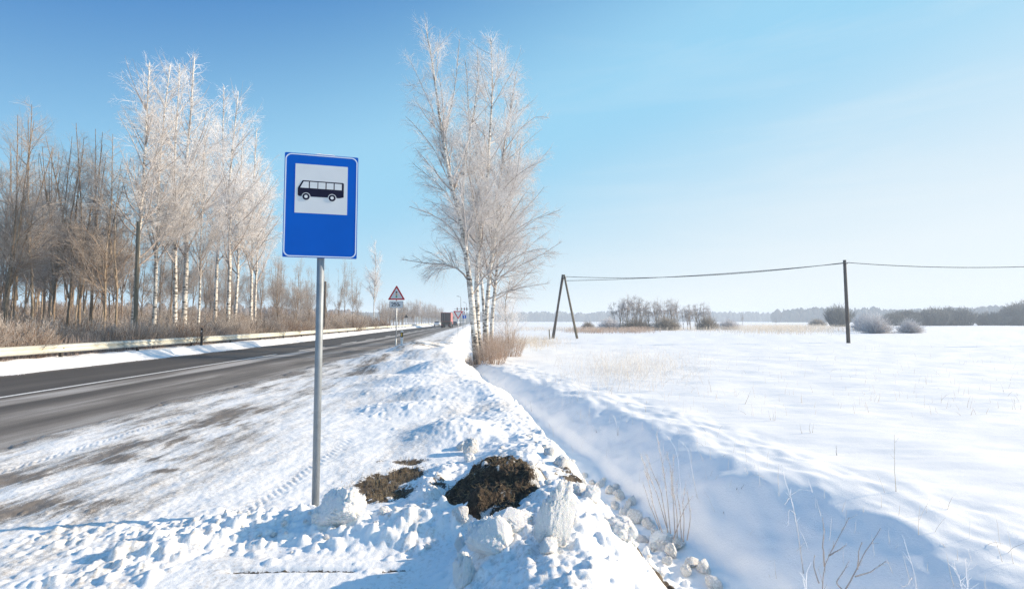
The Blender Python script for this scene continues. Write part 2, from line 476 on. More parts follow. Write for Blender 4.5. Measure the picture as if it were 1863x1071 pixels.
class MB:
    """collects simple shapes into one mesh, several materials allowed"""
    def __init__(s): s.v = []; s.f = []; s.m = []
    def add(s, V, F, mi=0):
        b = len(s.v); s.v += [tuple(v) for v in V]
        for f in F: s.f.append(tuple(i + b for i in f)); s.m.append(mi)
    def box(s, x0, x1, y0, y1, z0, z1, mi=0, T=None):
        V = [Vector(p) for p in ((x0, y0, z0), (x1, y0, z0), (x1, y1, z0), (x0, y1, z0), (x0, y0, z1), (x1, y0, z1), (x1, y1, z1), (x0, y1, z1))]
        if T is not None: V = [T @ v for v in V]
        s.add(V, [(0, 3, 2, 1), (4, 5, 6, 7), (0, 1, 5, 4), (1, 2, 6, 5), (2, 3, 7, 6), (3, 0, 4, 7)], mi)
    def tube(s, pts, rad, n=12, mi=0, caps=True):
        pts = [Vector(p) for p in pts]
        if not hasattr(rad, '__len__'): rad = [rad] * len(pts)
        V = []; F = []
        t0 = (pts[-1] - pts[0]).normalized()
        ref = Vector((1, 0, 0)) if abs(t0.x) < 0.8 else Vector((0, 1, 0))
        for i, p in enumerate(pts):
            t = (pts[min(i + 1, len(pts) - 1)] - pts[max(i - 1, 0)]).normalized()
            a = t.cross(ref).normalized(); b2 = t.cross(a)
            for k in range(n):
                an = 2 * math.pi * k / n
                V.append(p + (a * math.cos(an) + b2 * math.sin(an)) * rad[i])
        for i in range(len(pts) - 1):
            for k in range(n):
                F.append((i * n + k, i * n + (k + 1) % n, (i + 1) * n + (k + 1) % n, (i + 1) * n + k))
        if caps:
            F.append(tuple(range(n))[::-1]); F.append(tuple((len(pts) - 1) * n + k for k in range(n)))
        s.add(V, F, mi)
    def prism(s, poly, y0, y1, mi=0):
        """poly in x,z; extruded along y (y0 = front)"""
        n = len(poly)
        V = [(p[0], y0, p[1]) for p in poly] + [(p[0], y1, p[1]) for p in poly]
        F = [tuple(range(n)), tuple(range(n, 2 * n))[::-1]] + [(i, i + n, (i + 1) % n + n, (i + 1) % n) for i in range(n)]
        s.add(V, F, mi)
    def ringprism(s, outer, inner, y0, y1, mi=0):
        n = len(outer)
        V = [(p[0], y0, p[1]) for p in outer] + [(p[0], y0, p[1]) for p in inner] + [(p[0], y1, p[1]) for p in outer] + [(p[0], y1, p[1]) for p in inner]
        F = []
        for i in range(n):
            j = (i + 1) % n
            F += [(i, j, n + j, n + i), (2 * n + i, 3 * n + i, 3 * n + j, 2 * n + j), (i, 2 * n + i, 2 * n + j, j), (n + i, n + j, 3 * n + j, 3 * n + i)]
        s.add(V, F, mi)
    def build(s, name, mats, parent=None, smooth=False, bevel=0.0):
        me = bpy.data.meshes.new(name); me.from_pydata(s.v, [], s.f)
        for m in (mats if isinstance(mats, (list, tuple)) else [mats]): me.materials.append(m)
        me.polygons.foreach_set('material_index', s.m)
        if smooth: me.polygons.foreach_set('use_smooth', [True] * len(s.f))
        me.update()
        bm = bmesh.new(); bm.from_mesh(me); bmesh.ops.recalc_face_normals(bm, faces=bm.faces); bm.to_mesh(me); bm.free()
        o = bpy.data.objects.new(name, me); COL.objects.link(o)
        if parent is not None: o.parent = parent
        if bevel:
            md = o.modifiers.new('bevel', 'BEVEL'); md.width = bevel; md.segments = 2; md.limit_method = 'ANGLE'
        return o

def copy_tree(src, loc, rot=(0, 0, 0), scale=1.0, label=None, cat=None, group=None, name=None):
    """copy a thing with its parts and their sub-parts"""
    r = src.copy(); COL.objects.link(r)
    if name: r.name = name
    r.location = loc; r.rotation_euler = rot
    r.scale = (scale,) * 3 if not hasattr(scale, '__len__') else scale
    for k in ('label', 'category', 'group'):
        if k in r.keys(): del r[k]
    tag(r, label, cat, group)
    for c in list(src.children):
        d = c.copy(); COL.objects.link(d); d.parent = r
        for g in c.children:
            e = g.copy(); COL.objects.link(e); e.parent = d
    return r

# ------------------------------------------------------------------ terrain functions
def IP(knots):
    k = np.array(knots, dtype=float)
    return lambda y: np.interp(y, k[:, 0], k[:, 1])
XR = IP([(-60, -5.0), (-20, -6.1), (0, -6.55), (6.5, -6.85), (18, -7.33), (27, -7.75), (35, -8.15), (50, -9.2), (66, -10.7), (85, -12.1), (120, -14.2), (200, -19.8), (300, -27), (600, -50), (2500, -210)])
RW = IP([(-60, 7.9), (40, 7.9), (100, 8.3), (200, 8.8), (2500, 9)])
XB = IP([(-60, 1.6), (0, 0.8), (3, 0.55), (4.4, 0.5), (6, 0.4), (7, 0.28), (9, 0.0), (10, -0.2), (13, -0.95), (18, -2.0), (24, -3.3), (32, -4.2), (40, -5.0), (60, -6.8), (100, -10), (250, -20.5), (600, -46), (2500, -205)])
XFL = IP([(-60, 2.8), (0, 2.4), (3, 1.95), (4.4, 1.7), (7, 1.2), (10, 0.65), (13, 0.05), (18, -1.0), (24, -2.3), (32, -2.9), (40, -3.6), (60, -5.4), (100, -8.6), (250, -19), (600, -44), (2500, -203)])
XFR = IP([(-60, 3.6), (0, 3.3), (3, 2.95), (4.4, 2.65), (7, 1.9), (10, 1.4), (13, 0.7), (18, -0.5), (24, -1.95), (32, -2.6), (40, -3.3), (60, -5.1), (100, -8.3), (250, -18.6), (600, -43.5), (2500, -202)])
XC = IP([(-60, 5.2), (0, 4.7), (3, 4.3), (4.4, 4.0), (7, 3.05), (10, 2.55), (13, 1.8), (18, 0.3), (24, -1.35), (32, -1.7), (40, -2.4), (60, -4.2), (100, -7.4), (250, -18), (600, -43), (2500, -201)])
HF = IP([(-60, -1.15), (8, -1.15), (13, -1.02), (18, -0.9), (24, -0.75), (40, -0.7), (100, -0.6), (2500, -0.6)])
MOUNDS = []          # x, y, rx, ry, h  (filled below, in world metres)
def hitY(px, py, z):
    a, c, d = ray(px, py)
    s = (z - CAM_Z) / d
    return a * s, c * s
def mound_px(px, py, rx, ry, h, lump=0.5):
    x, y = hitY(px, py, 0.05)
    MOUNDS.append((x, y, rx, ry, h, lump))
# ploughed heaps on the verge, by the pixel of their foot
mound_px(830, 790, 0.55, 0.55, 0.20, 0.9)
mound_px(775, 745, 0.9, 0.5, 0.15, 0.7)
mound_px(700, 745, 0.5, 0.35, 0.08, 0.8)
mound_px(815, 722, 1.0, 0.8, 0.26, 0.5)
mound_px(700, 718, 0.8, 0.5, 0.14, 0.6)
mound_px(770, 700, 1.2, 1.0, 0.26, 0.6)
mound_px(800, 680, 0.9, 1.3, 0.42, 0.6)
mound_px(735, 672, 1.2, 1.0, 0.30, 0.6)
mound_px(690, 690, 1.0, 0.8, 0.14, 0.6)
mound_px(790, 655, 1.3, 2.0, 0.45, 0.5)
mound_px(748, 648, 1.2, 1.6, 0.50, 0.7)
mound_px(705, 655, 1.2, 1.6, 0.28, 0.6)
mound_px(762, 634, 1.2, 2.5, 0.45, 0.6)
# bank of snow before the sign pole and the ridge to its right
for q in ((600, 950, .35, .2, .08), (540, 948, .4, .16, .06), (470, 955, .4, .16, .06), (400, 962, .35, .16, .07), (330, 985, .3, .14, .06),
          (270, 1010, .28, .14, .07), (210, 1045, .28, .16, .07), (705, 975, .4, .16, .10), (765, 960, .35, .2, .13), (778, 925, .18, .25, .12), (790, 893, .16, .3, .10),
          (808, 865, .15, .3, .08), (830, 965, .3, .2, .13), (560, 975, .7, .12, .03)):
    mound_px(*q, 0.9)
# big near heap at the ditch edge
MOUNDS += [(0.22, 3.2, 0.5, 0.6, 0.19, 0.7), (-0.08, 3.05, 0.24, 0.45, 0.15, 0.8), (0.50, 3.75, 0.45, 0.7, 0.16, 0.7), (0.20, 2.6, 0.5, 0.6, 0.18, 0.6), (0.42, 5.2, 0.4, 0.8, 0.10, 0.9), (0.0, 5.0, 0.5, 0.8, 0.14, 0.8),
           (0.75, 2.9, 0.5, 0.7, 0.12, 0.8)]

def ground_h(x, y, detail=True):
    x = np.asarray(x, dtype=float); y = np.asarray(y, dtype=float)
    xr = XR(y); xl = xr - RW(y); xb = XB(y); xfl = XFL(y); xfr = XFR(y); xc = XC(y)
    near = np.exp(-np.maximum(y, 0) / 60)
    wb = 0.12 * pn(x * 0.2, y * 1.3, 3) + 0.10 * pn(x * 1.1, y * 1.1, 33)
    wc = (0.55 * pn(y * 0.45, x * 0.12, 7) + 0.34 * pn(y * 1.2, x * 0.3, 8) + 0.10 * pn(y * 3.3, x * 0.5, 9)) * np.clip(y / 6, 0.5, 1)
    verge = 0.035 + 0.02 * pn(x * 0.5, y * 0.4, 1) + 0.012 * fbm(x * 2.2, y * 1.6, 3, 2) 
    fld = -0.38 + 0.22 * pn(x * 0.05, y * 0.03, 12) * sst(0, 10, x - xc) + 0.05 * fbm(x * 0.35, y * 0.6, 2, 14)
    # wind ripples
    fld = fld + 0.020 * fbm(x * 0.55 + y * 0.25, y * 2.1, 3, 15) * sst(0.2, 1.5, x - xc) * np.clip(60 / (y + 30), 0, 1)
    h = verge
    sh = xb + 0.15 + wb
    t = np.clip((x - sh) / (xfl - sh), 0, 1)
    t = t * t * (3 - 2 * t) * 0.45 + t * 0.55
    h = h * (1 - t) + HF(y) * t
    xc2 = xc + wc
    q2 = np.clip((x - xfr) / np.maximum(xc2 - xfr, 0.2), 0, 3)
    t2 = 1 - np.log1p(np.exp(-(q2 - 1.0) * 9)) / 9.0                      # straight bank with a quickly rounded lip
    t2 = np.clip(t2, 0, 1) * sst(0, 0.25, q2)
    h = np.where(x > xfr, HF(y) + (fld - HF(y)) * t2, h)
    dm_ = sst(0.0, 0.5, x - xfl) * (1 - sst(0.8, 2.2, x - xc))
    h = h + dm_ * (0.055 * fbm(x * 0.9 + 0.3 * y, y * 0.75, 3, 18) + 0.02 * fbm(x * 2.6, y * 1.6, 2, 19))
    # berm along the shoulder edge
    bm_ = np.exp(-((x - xb + 0.25) / 0.42) ** 2) * (0.10 * np.exp(-y / 30) + 0.06)
    h = h + bm_ * (0.8 + 0.9 * pn(x * 0.7, y * 0.9, 21))
    # heaps
    m_all = np.zeros_like(h)
    for (mx, my, rx, ry, mh, lump) in MOUNDS:
        if np.ndim(h) == 2:
            rows = np.where((y[:, 0] > my - 3 * ry) & (y[:, 0] < my + 3 * ry))[0]
            if len(rows) == 0: continue
            sl = slice(rows[0], rows[-1] + 1)
        else: sl = slice(None)
        xx, yy = x[sl], y[sl]
        d2 = ((xx - mx) / rx) ** 2 + ((yy - my) / ry) ** 2
        g = np.exp(-d2 ** 1.3 * 0.9)
        m_all[sl] = np.maximum(m_all[sl], g * mh) + np.minimum(m_all[sl], g * mh) * 0.35
    h = h + m_all
    # left bank and the wood floor
    hl = xl - x
    rough = 0.05 * fbm(x * 1.3, y * 1.3, 3, 41)
    lb = 0.30 * sst(0.15, 1.25, hl + 0.2 * pn(x, y * 0.8, 40)) + rough * sst(0.1, 0.6, hl) - 0.75 * sst(2.0, 5.0, hl) + 0.25 * pn(x * 0.15, y * 0.15, 42) * sst(3, 8, hl)
    h = np.where(hl > 0, lb, h)
    return h

class GHit:
    Ys = np.geomspace(1.5, 2200, 6000)
def ghit(px, py):
    a, c, d = ray(px, py)
    s = GHit.Ys / c
    z = CAM_Z + d * s
    g = ground_h(a * s, GHit.Ys)
    xs = a * s
    xr = XR(GHit.Ys); road = (xs < xr) & (xs > xr - RW(GHit.Ys))
    g = np.where(road, 0, g)
    i = np.argmax(z < g) if np.any(z < g) else len(s) - 1
    return Vector((xs[i], GHit.Ys[i], g[i]))
def gz(x, y): return float(ground_h(np.array([x]), np.array([y]))[0])

# ------------------------------------------------------------------ ground sheet
def build_ground():
    ys = np.concatenate([-np.geomspace(400, 1.2, 40), np.linspace(-1.1, 1.9, 24), np.exp(np.arange(math.log(2.0), math.log(34), 0.0043)), np.exp(np.arange(math.log(34.05), math.log(2350), 0.022)), [2350.0]])
    tin = np.arange(-1.16, 1.16, 0.0022)
    tout = 1.16 + np.cumsum(0.004 * 1.07 ** np.arange(90))
    tout = tout[tout < 400]
    ts = np.concatenate([-tout[::-1], tin, tout])
    s = np.where(ys > 1.9, ys + 1.2, 3.1)
    far = np.maximum(1, 2350 / np.maximum(1, s * 1.16))
    Y = np.repeat(ys[:, None], len(ts), 1)
    X = s[:, None] * ts[None, :]
    X = np.clip(X, -2350, 2350)
    # road edges deserve exact colums only through noise; height:
    H = ground_h(X, Y)
    xr = XR(Y); xl = xr - RW(Y); d = X - xr; hl = xl - X
    verge = (d > 0) & (X < XB(Y) + 0.3)
    # road trough with ragged snow edges
    en = 0.34 * pn(X * 1.6, Y * 0.8, 50) + 0.16 * pn(X * 6, Y * 4, 51) + 0.08 * pn(X * 15, Y * 11, 52)
    eR = sst(-0.12, 0.35, d + en); eL = sst(-0.08, 0.22, hl + 0.8 * en)
    inside = (d <= 0.6) & (hl <= 0.3)
    H = np.where(inside, -0.05 + (np.maximum(H, 0.0) + 0.05) * np.maximum(eR, eL), H)
    # crumbly relief on the heaps and berm
    berm = np.exp(-((X - XB(Y) + 0.35) / 0.75) ** 2) * np.exp(-np.maximum(Y, 0) / 45)
    mm = np.zeros_like(H)
    for (mx, my, rx, ry, mh, lump) in MOUNDS:
        rows = np.where((ys > my - 3 * ry) & (ys < my + 3 * ry))[0]
        if len(rows) == 0: continue
        sl = slice(rows[0], rows[-1] + 1)
        d2 = ((X[sl] - mx) / (rx * 1.15)) ** 2 + ((Y[sl] - my) / (ry * 1.15)) ** 2
        mm[sl] = np.maximum(mm[sl], np.exp(-d2) * lump * np.clip(mh * 4, 0.35, 1))
    rough = np.clip(np.maximum(berm * 0.8, mm), 0, 1) * (X < XFL(Y) + 0.4)
    nearf = (Y > 1.9) & (Y < 34)
    idx = np.where(nearf[:, 0])[0]; sl = slice(idx[0], idx[-1] + 1)
    x, y = X[sl], Y[sl]
    bil = np.abs(pn(x * 3.1, y * 3.1, 60)) * 1.0 + np.abs(pn(x * 7.3, y * 7.3, 61)) * 0.5 + np.abs(pn(x * 17, y * 17, 62)) * 0.25
    bil2 = fbm(x * 9, y * 9, 4, 64, 0.6)
    H[sl] += rough[sl] * ((0.55 - bil) * 0.055 + bil2 * 0.014)
    # layby: tyre ruts and tread marks, frozen crumbs
    dd = d[sl]
    lay = sst(0.2, 0.8, dd) * (1 - sst(-1.3, -0.2, x - XB(y)))
    tr = 0
    for (o1, wdt, sk) in ((1.15, 0.11, 0.02), (2.6, 0.12, 0.045), (4.35, 0.12, 0.03)):
        c = o1 + sk * y + 0.12 * pn(y * 0.2, y * 0 + o1, 70)
        q = dd - c
        m_ = np.exp(-(q / wdt) ** 4) * sst(-0.25, 0.1, pn(y * 0.25, y * 0 + o1 * 3, 71))
        tr = tr + m_ * (-0.006 + 0.006 * np.sign(np.sin((y * 1.0 + np.abs(q) * 1.2) * 2 * np.pi / 0.10) + 0.8 * pn(x * 3, y * 3, 72)))
    H[sl] += lay * tr * 0.55
    H[sl] += lay * 0.0045 * fbm(x * 3.5, y * 3.5, 4, 73, 0.6)
    # rutted crumbs in the left foreground
    ruts = np.exp(-((y - 3.1) / 0.9) ** 2) * sst(-2.2, -2.8, x) + 0.35 * np.exp(-((y - 4.2) / 0.7) ** 2) * sst(-1.9, -2.6, x)
    H[sl] += ruts * ((0.4 - np.abs(pn(x * 4, y * 6, 75)) - 0.5 * np.abs(pn(x * 11, y * 13, 76))) * 0.022) * lay
    # smooth ploughed apron before the pole
    apron = sst(3.42, 3.30, y + 0.03 * pn(x * 3, y, 77)) * sst(-2.75 + 0, -2.62, x + (3.3 - y) * 0.05) * (1 - sst(-0.75, -0.45, x))
    ap_h = 0.06 + 0.006 * fbm(x * 3, y * 3, 3, 78)
    H[sl] = H[sl] * (1 - apron * 0.85) + ap_h * apron * 0.85
    # crumbs: stamped bumps
    def stamp(cx, cy, r, hgt):
        r0, r1 = np.searchsorted(ys, (cy - r, cy + r))
        if r1 <= r0: return
        ss = s[r0:r1]
        c0 = np.searchsorted(ts, (cx - r) / ss.min() if cx - r > 0 else (cx - r) / ss.min()) - 1
        c1 = np.searchsorted(ts, (cx + r) / ss.min() if cx + r > 0 else (cx + r) / ss.max()) + 1
        if cx - r > 0: c0 = np.searchsorted(ts, (cx - r) / ss.max()) - 1
        a, b_ = X[r0:r1, c0:c1], Y[r0:r1, c0:c1]
        q = 1 - ((a - cx) ** 2 + (b_ - cy) ** 2) / r ** 2
        H[r0:r1, c0:c1] += np.where(q > 0, np.maximum(q, 0) ** 0.7 * hgt, 0)
    g = np.random.default_rng(3)
    def scat(n, fx, rmin, rmax, pw=2.5, hk=0.75):
        for _ in range(n):
            cx_, cy_ = fx()
            r_ = rmin + (rmax - rmin) * g.random() ** pw
            stamp(cx_, cy_, r_, r_ * hk * g.uniform(0.4, 0.9))
    def on_mound():
        m_ = MOUNDS[g.integers(len(MOUNDS))]
        return m_[0] + g.normal() * m_[2] * 0.75, max(2.1, m_[1] + g.normal() * m_[3] * 0.75)
    def on_berm():
        y_ = 2.2 * (22 / 2.2) ** g.random()
        return float(XB(y_)) + g.normal(0.15, 0.45), y_
    scat(2200, on_mound, 0.02, 0.06, 3.0, 0.6); scat(1700, on_berm, 0.02, 0.07, 3.0, 0.6)
    scat(500, lambda: (g.uniform(-3.6, -0.6), g.normal(3.75, 0.16)), 0.018, 0.045, 2.5, 0.6)
    scat(220, lambda: (g.uniform(-4.6, -2.4), g.uniform(2.6, 4.2)), 0.018, 0.045, 2.5, 0.5)
    scat(400, lambda: (g.uniform(-6, -1), g.uniform(4, 9)), 0.008, 0.025, 2.5, 0.5)
    def in_ditch():
        y_ = g.uniform(3.4, 7.0); return float(XFL(y_)) + g.normal(-0.1, 0.25), y_
    scat(1500, in_ditch, 0.02, 0.07, 2.0, 0.8)
    # fine grain on all near snow
    x, y = X[sl], Y[sl]
    H[sl] += 0.003 * fbm(x * 14, y * 14, 3, 80, 0.6) * (H[sl] > 0.0) * (x < XFR(y))
    # cut for the kerb groove
    groove = np.exp(-((y - (3.19 + 0.02 * (x + 1.5))) / 0.018) ** 2) * sst(-2.3, -2.2, x) * (1 - sst(-0.75, -0.6, x)) * sst(-0.05, 0.08, pn(x * 2.0, x * 0, 85) + 0.1)
    H[sl] -= groove * 0.03
    # --- dirt and soil masks
    D = np.zeros_like(H); S = np.zeros_like(H)
    D += 0.95 * sst(1.0 + 0.5 * pn(X * 1.5, Y * 0.5, 88), -0.1, d) * (d > -0.6) * (hl < 0)
    D += 0.55 * sst(0.30, 0.0, hl) * (hl > -0.6)
    for (o1, wdt, sk) in ((0.9, .14, .015), (1.75, .16, .03), (2.45, .16, .0), (3.3, .15, .035), (4.1, .14, .02)):
        D += 0.13 * np.exp(-((d - o1 - sk * Y - 0.12 * pn(Y * 0.2, Y * 0 + o1, 70)) / wdt) ** 2) * np.clip(0.7 + 1.2 * pn(Y * 0.35, Y * 0 + o1 * 5, 109), 0, 1.2) * (X < XB(Y) - 0.6)
    D += 0.10 * sst(4.6, 2.5, d) * (d > 0)
    fs = np.zeros_like(H); fs[sl] = fbm((X[sl] - xr[sl]) * 7, Y[sl] * 1.6, 4, 94, 0.65)
    st = fbm((X - xr) * 3.2, Y * 0.35, 4, 90, 0.6)         # streaks along the road
    bl = fbm((X - xr) * 0.9, Y * 0.45, 3, 92)
    band = np.exp(-((d - 1.9 - 0.03 * Y) / 1.3) ** 2)
    D += band * np.clip(0.34 + 0.22 * st + 0.5 * bl + 0.12 * fs, 0, 1) * 0.46 * (d > 0)
    D += sst(0, 0.5, d) * (X < XB(Y)) * np.clip(0.13 + 0.15 * st + 0.25 * bl, 0, 0.35)
    for (px_, py_, rx, ry, a_) in ((60, 930, .5, .12, .75), (250, 835, .5, .2, .7), (30, 870, .4, .15, .6), (310, 857, .22, .07, 1.0), (130, 915, .5, .08, .8), (420, 770, .8, .35, .45), (330, 800, .5, .3, .4), (680, 770, .6, .3, .22), (720, 735, .5, .3, .3)):
        mx, my = hitY(px_, py_, 0.04)
        q = ((X - mx) / rx) ** 2 + ((Y - my) / ry) ** 2
        D += a_ * 0.75 * np.exp(-q) * np.clip(0.75 + 0.9 * fs + 0.5 * fbm(X * 3.5, Y * 3.5, 3, 107), 0, 1.4)
    D += sst(0.1, 0.6, d) * (X < XB(Y) - 0.5) * (0.12 + 0.22 * np.clip(fs, -0.3, 1)) * np.exp(-np.maximum(d - 2.5, 0) / 2.5)
    D += 0.30 * berm * np.clip(0.5 + 1.3 * fbm(X * 1.6, Y * 1.2, 3, 95), 0, 1.2) * sst(2.5, 4.5, Y)
    D += 0.5 * np.exp(-((X - XB(Y) - 0.35) / 0.3) ** 2) * np.clip(fbm(X * 2.3, Y * 1.5, 3, 96) + 0.25, 0, 1) * np.exp(-((Y - 5.5) / 3.0) ** 2)
    # turf patch right of the pole
    for (px_, py_, rx, ry, a_) in ((700, 905, .22, .20, 1.15), (695, 880, .26, .26, 1.0), (742, 866, .18, .22, .9), (745, 845, .2, .16, .6), (690, 838, .12, .2, .35), (800, 905, .1, .15, .4)):
        mx, my = hitY(px_, py_, 0.0)
        q = ((X - mx) / rx) ** 2 + ((Y - my) / ry) ** 2
        S += a_ * np.exp(-q ** 1.6)
    S *= np.clip(0.80 + 0.75 * fbm(X * 5, Y * 5, 3, 108, 0.6), 0.25, 1.2)
    turf = np.clip(S, 0, 1)
    for (mx, my, rx, ry, a_) in ((*hitY(705, 888, 0.0), .5, .48, .33), (-0.13, 4.25, .75, .85, .36), (0.62, 4.3, .3, .9, .30), (*hitY(745, 848, 0.0), .5, .3, .30)):
        q = ((X - mx) / rx) ** 2 + ((Y - my) / ry) ** 2
        S += a_ * np.exp(-q ** 1.5) * np.clip(0.75 + 0.9 * fbm(X * 6, Y * 6, 3, 106), 0, 1.3)
    H[sl] = H[sl] * (1 - turf[sl] * 0.85) + (0.0 + 0.03 * fbm(X[sl] * 12, Y[sl] * 12, 4, 99, 0.65)) * turf[sl] * 0.85
    # brown crumbs running down the ditch side
    g2 = np.exp(-((X - (0.60 + (4.6 - Y) * 0.30)) / 0.10) ** 2) * sst(2.6, 3.1, Y) * sst(5.0, 4.4, Y)
    S += 0.95 * g2 * np.clip(0.62 + 0.9 * fbm(X * 5, Y * 5, 3, 101), 0, 1)
    D += 0.5 * g2
    S[sl] += groove * 0.9
    # wood floor
    S += 0.30 * sst(2.5, 5, hl) + 0.25 * sst(2.5, 5, hl) * pn(X * 0.4, Y * 0.4, 103)
    nr, nc = X.shape
    V = np.stack([X, Y, H], -1).reshape(-1, 3)
    i = (np.arange(nr - 1)[:, None] * nc + np.arange(nc - 1)[None, :]).ravel()
    F = np.stack([i, i + 1, i + nc + 1, i + nc], 1)
    o = np_mesh('ground', V, [F], [M['snow']], None, True, {'dirt': np.clip(D, 0, 1.3).ravel(), 'soil': np.clip(S, 0, 1.2).ravel()})
    o['kind'] = 'structure'
    return X, Y, H, ys, ts, s
GX, GY, GH, gys, gts, gs = build_ground()
def gzf(x, y):
    """height of the finished sheet"""
    r = min(max(int(np.searchsorted(gys, y)), 0), len(gys) - 1)
    c = min(max(int(np.searchsorted(gts, x / gs[r])), 0), len(gts) - 1)
    return float(GH[r, c])

# ------------------------------------------------------------------ road
def ribbon(name, fl, fr, ys, z, mat, nu=2, uv=True, kind='structure'):
    us = np.linspace(0, 1, nu)
    Y = np.repeat(np.asarray(ys)[:, None], nu, 1)
    Lx, Rx = fl(Y), fr(Y)
    X = Lx + (Rx - Lx) * us[None, :]
    V = np.stack([X, Y, np.full_like(X, z)], -1).reshape(-1, 3)
    i = (np.arange(len(ys) - 1)[:, None] * nu + np.arange(nu - 1)[None, :]).ravel()
    F = np.stack([i, i + 1, i + nu + 1, i + nu], 1)
    o = np_mesh(name, V, [F], [mat])
    U = (XR(Y) - X).reshape(-1); Vv = Y.reshape(-1)
    uvl = o.data.uv_layers.new(name='UVMap')
    li = np.zeros(len(o.data.loops), dtype=np.int32); o.data.loops.foreach_get('vertex_index', li)
    uvl.data.foreach_set('uv', np.stack([U[li], Vv[li]], 1).astype(np.float32).ravel())
    if kind: o['kind'] = kind
    return o
ry = np.concatenate([np.arange(-58, 60, 1.0), np.arange(60, 200, 4.0), np.arange(200, 2300, 30.0)])
ribbon('road', lambda y: XR(y) - RW(y) - 0.35, lambda y: XR(y) + 0.5, ry, 0.0, M['asphalt'], 12)
# markings: a long solid centre line, then dashes (as in the photograph)
def marking(y0, y1, off, wdt=0.12):
    n = max(2, int((y1 - y0) / 1.5) + 1)
    ys = np.linspace(y0, y1, n)
    return ribbon('centre_line', lambda y: XR(y) - off - wdt / 2 - 0 * y, lambda y: XR(y) - off + wdt / 2 + 0 * y, ys, 0.004, M['paint'], 2)
CL = 4.02
for (a, b_) in [(-40, 24.0), (26.8, 31.0), (34.6, 38.8)] + [(42 + 9 * k, 45.5 + 9 * k) for k in range(18)]:
    marking(a, b_, CL, 0.15)

# ------------------------------------------------------------------ guardrail on the far side
def build_guardrail():
    XG = lambda y: XR(y) - RW(y) - 1.72
    root = empty('guardrail', (float(XG(16.0)), 16.0, 0), 0, 'long cream steel guardrail running along the far side of the road', 'guardrail')
    off = root.location
    prof = [(-0.155, 0.0), (-0.125, 0.045), (-0.085, 0.08), (-0.05, 0.08), (-0.02, 0.01), (0.02, 0.01), (0.05, 0.08), (0.085, 0.08), (0.125, 0.045), (0.155, 0.0)]
    ztop = 0.62
    def beam(y0, y1, push):
        ys = np.linspace(y0, y1, max(2, int((y1 - y0) / 2) + 1))
        rows = []
        for y in ys:
            x = float(XG(y))
            rows.append([(x + p[1] + push - off.x, y - off.y, ztop + p[0] - off.z) for p in prof] + [(x + p[1] + push - 0.006 - off.x, y - off.y, ztop + p[0] - off.z) for p in prof[::-1]])
        k = len(rows[0]); V = [v for r_ in rows for v in r_]; F = []
        for i in range(len(rows) - 1):
            for j in range(k):
                F.append((i * k + j, i * k + (j + 1) % k, (i + 1) * k + (j + 1) % k, (i + 1) * k + j))
        F.append(tuple(range(k))); F.append(tuple((len(rows) - 1) * k + j for j in range(k))[::-1])
        return V, F
    y = -34.5; i = 0
    edges = []
    while y < 215:
        ln = 4.0 if y < 90 else 16.0
        if y > 6 or True:
            m = MB(); V, F = beam(y - 0.16, y + ln + 0.16, 0.0 if i % 2 else 0.012); m.add(V, F)
            # bolts at the lap
            for dz in (-0.085, 0.085):
                m.tube([(float(XG(y)) - off.x + 0.075, y - off.y, ztop + dz), (float(XG(y)) - off.x + 0.11, y - off.y, ztop + dz)], 0.02, 6)
            if y > 2: m.build('rail_beam', M['rail'], root, True)
        edges.append(y); y += ln; i += 1
    yy = 2.35
    while yy < 110:
        x = float(XG(yy)); m = MB()
        m.box(x - 0.13 - off.x, x - 0.02 - off.x, yy - 0.03 - off.y, yy + 0.03 - off.y, -0.5, ztop + 0.12)
        m.box(x - 0.02 - off.x, x + 0.008 - off.x, yy - 0.06 - off.y, yy + 0.06 - off.y, ztop - 0.10, ztop + 0.10)
        if yy > 5: m.build('post', M['darksteel'], root)
        yy += 4.0
build_guardrail()

# ------------------------------------------------------------------ bus stop sign
def rrect(w, h, r, n=8, cx=0, cz=0):
    P = []
    for (sx, sz, a0) in ((1, 1, 0), (-1, 1, 90), (-1, -1, 180), (1, -1, 270)):
        for k in range(n + 1):
            a = R(a0 + 90 * k / n)
            P.append((cx + sx * (w / 2 - r) + r * math.cos(a), cz + sz * (h / 2 - r) + r * math.sin(a)))
    return P
def circ(cx, cz, r, n=32): return [(cx + r * math.cos(2 * math.pi * k / n), cz + r * math.sin(2 * math.pi * k / n)) for k in range(n)]

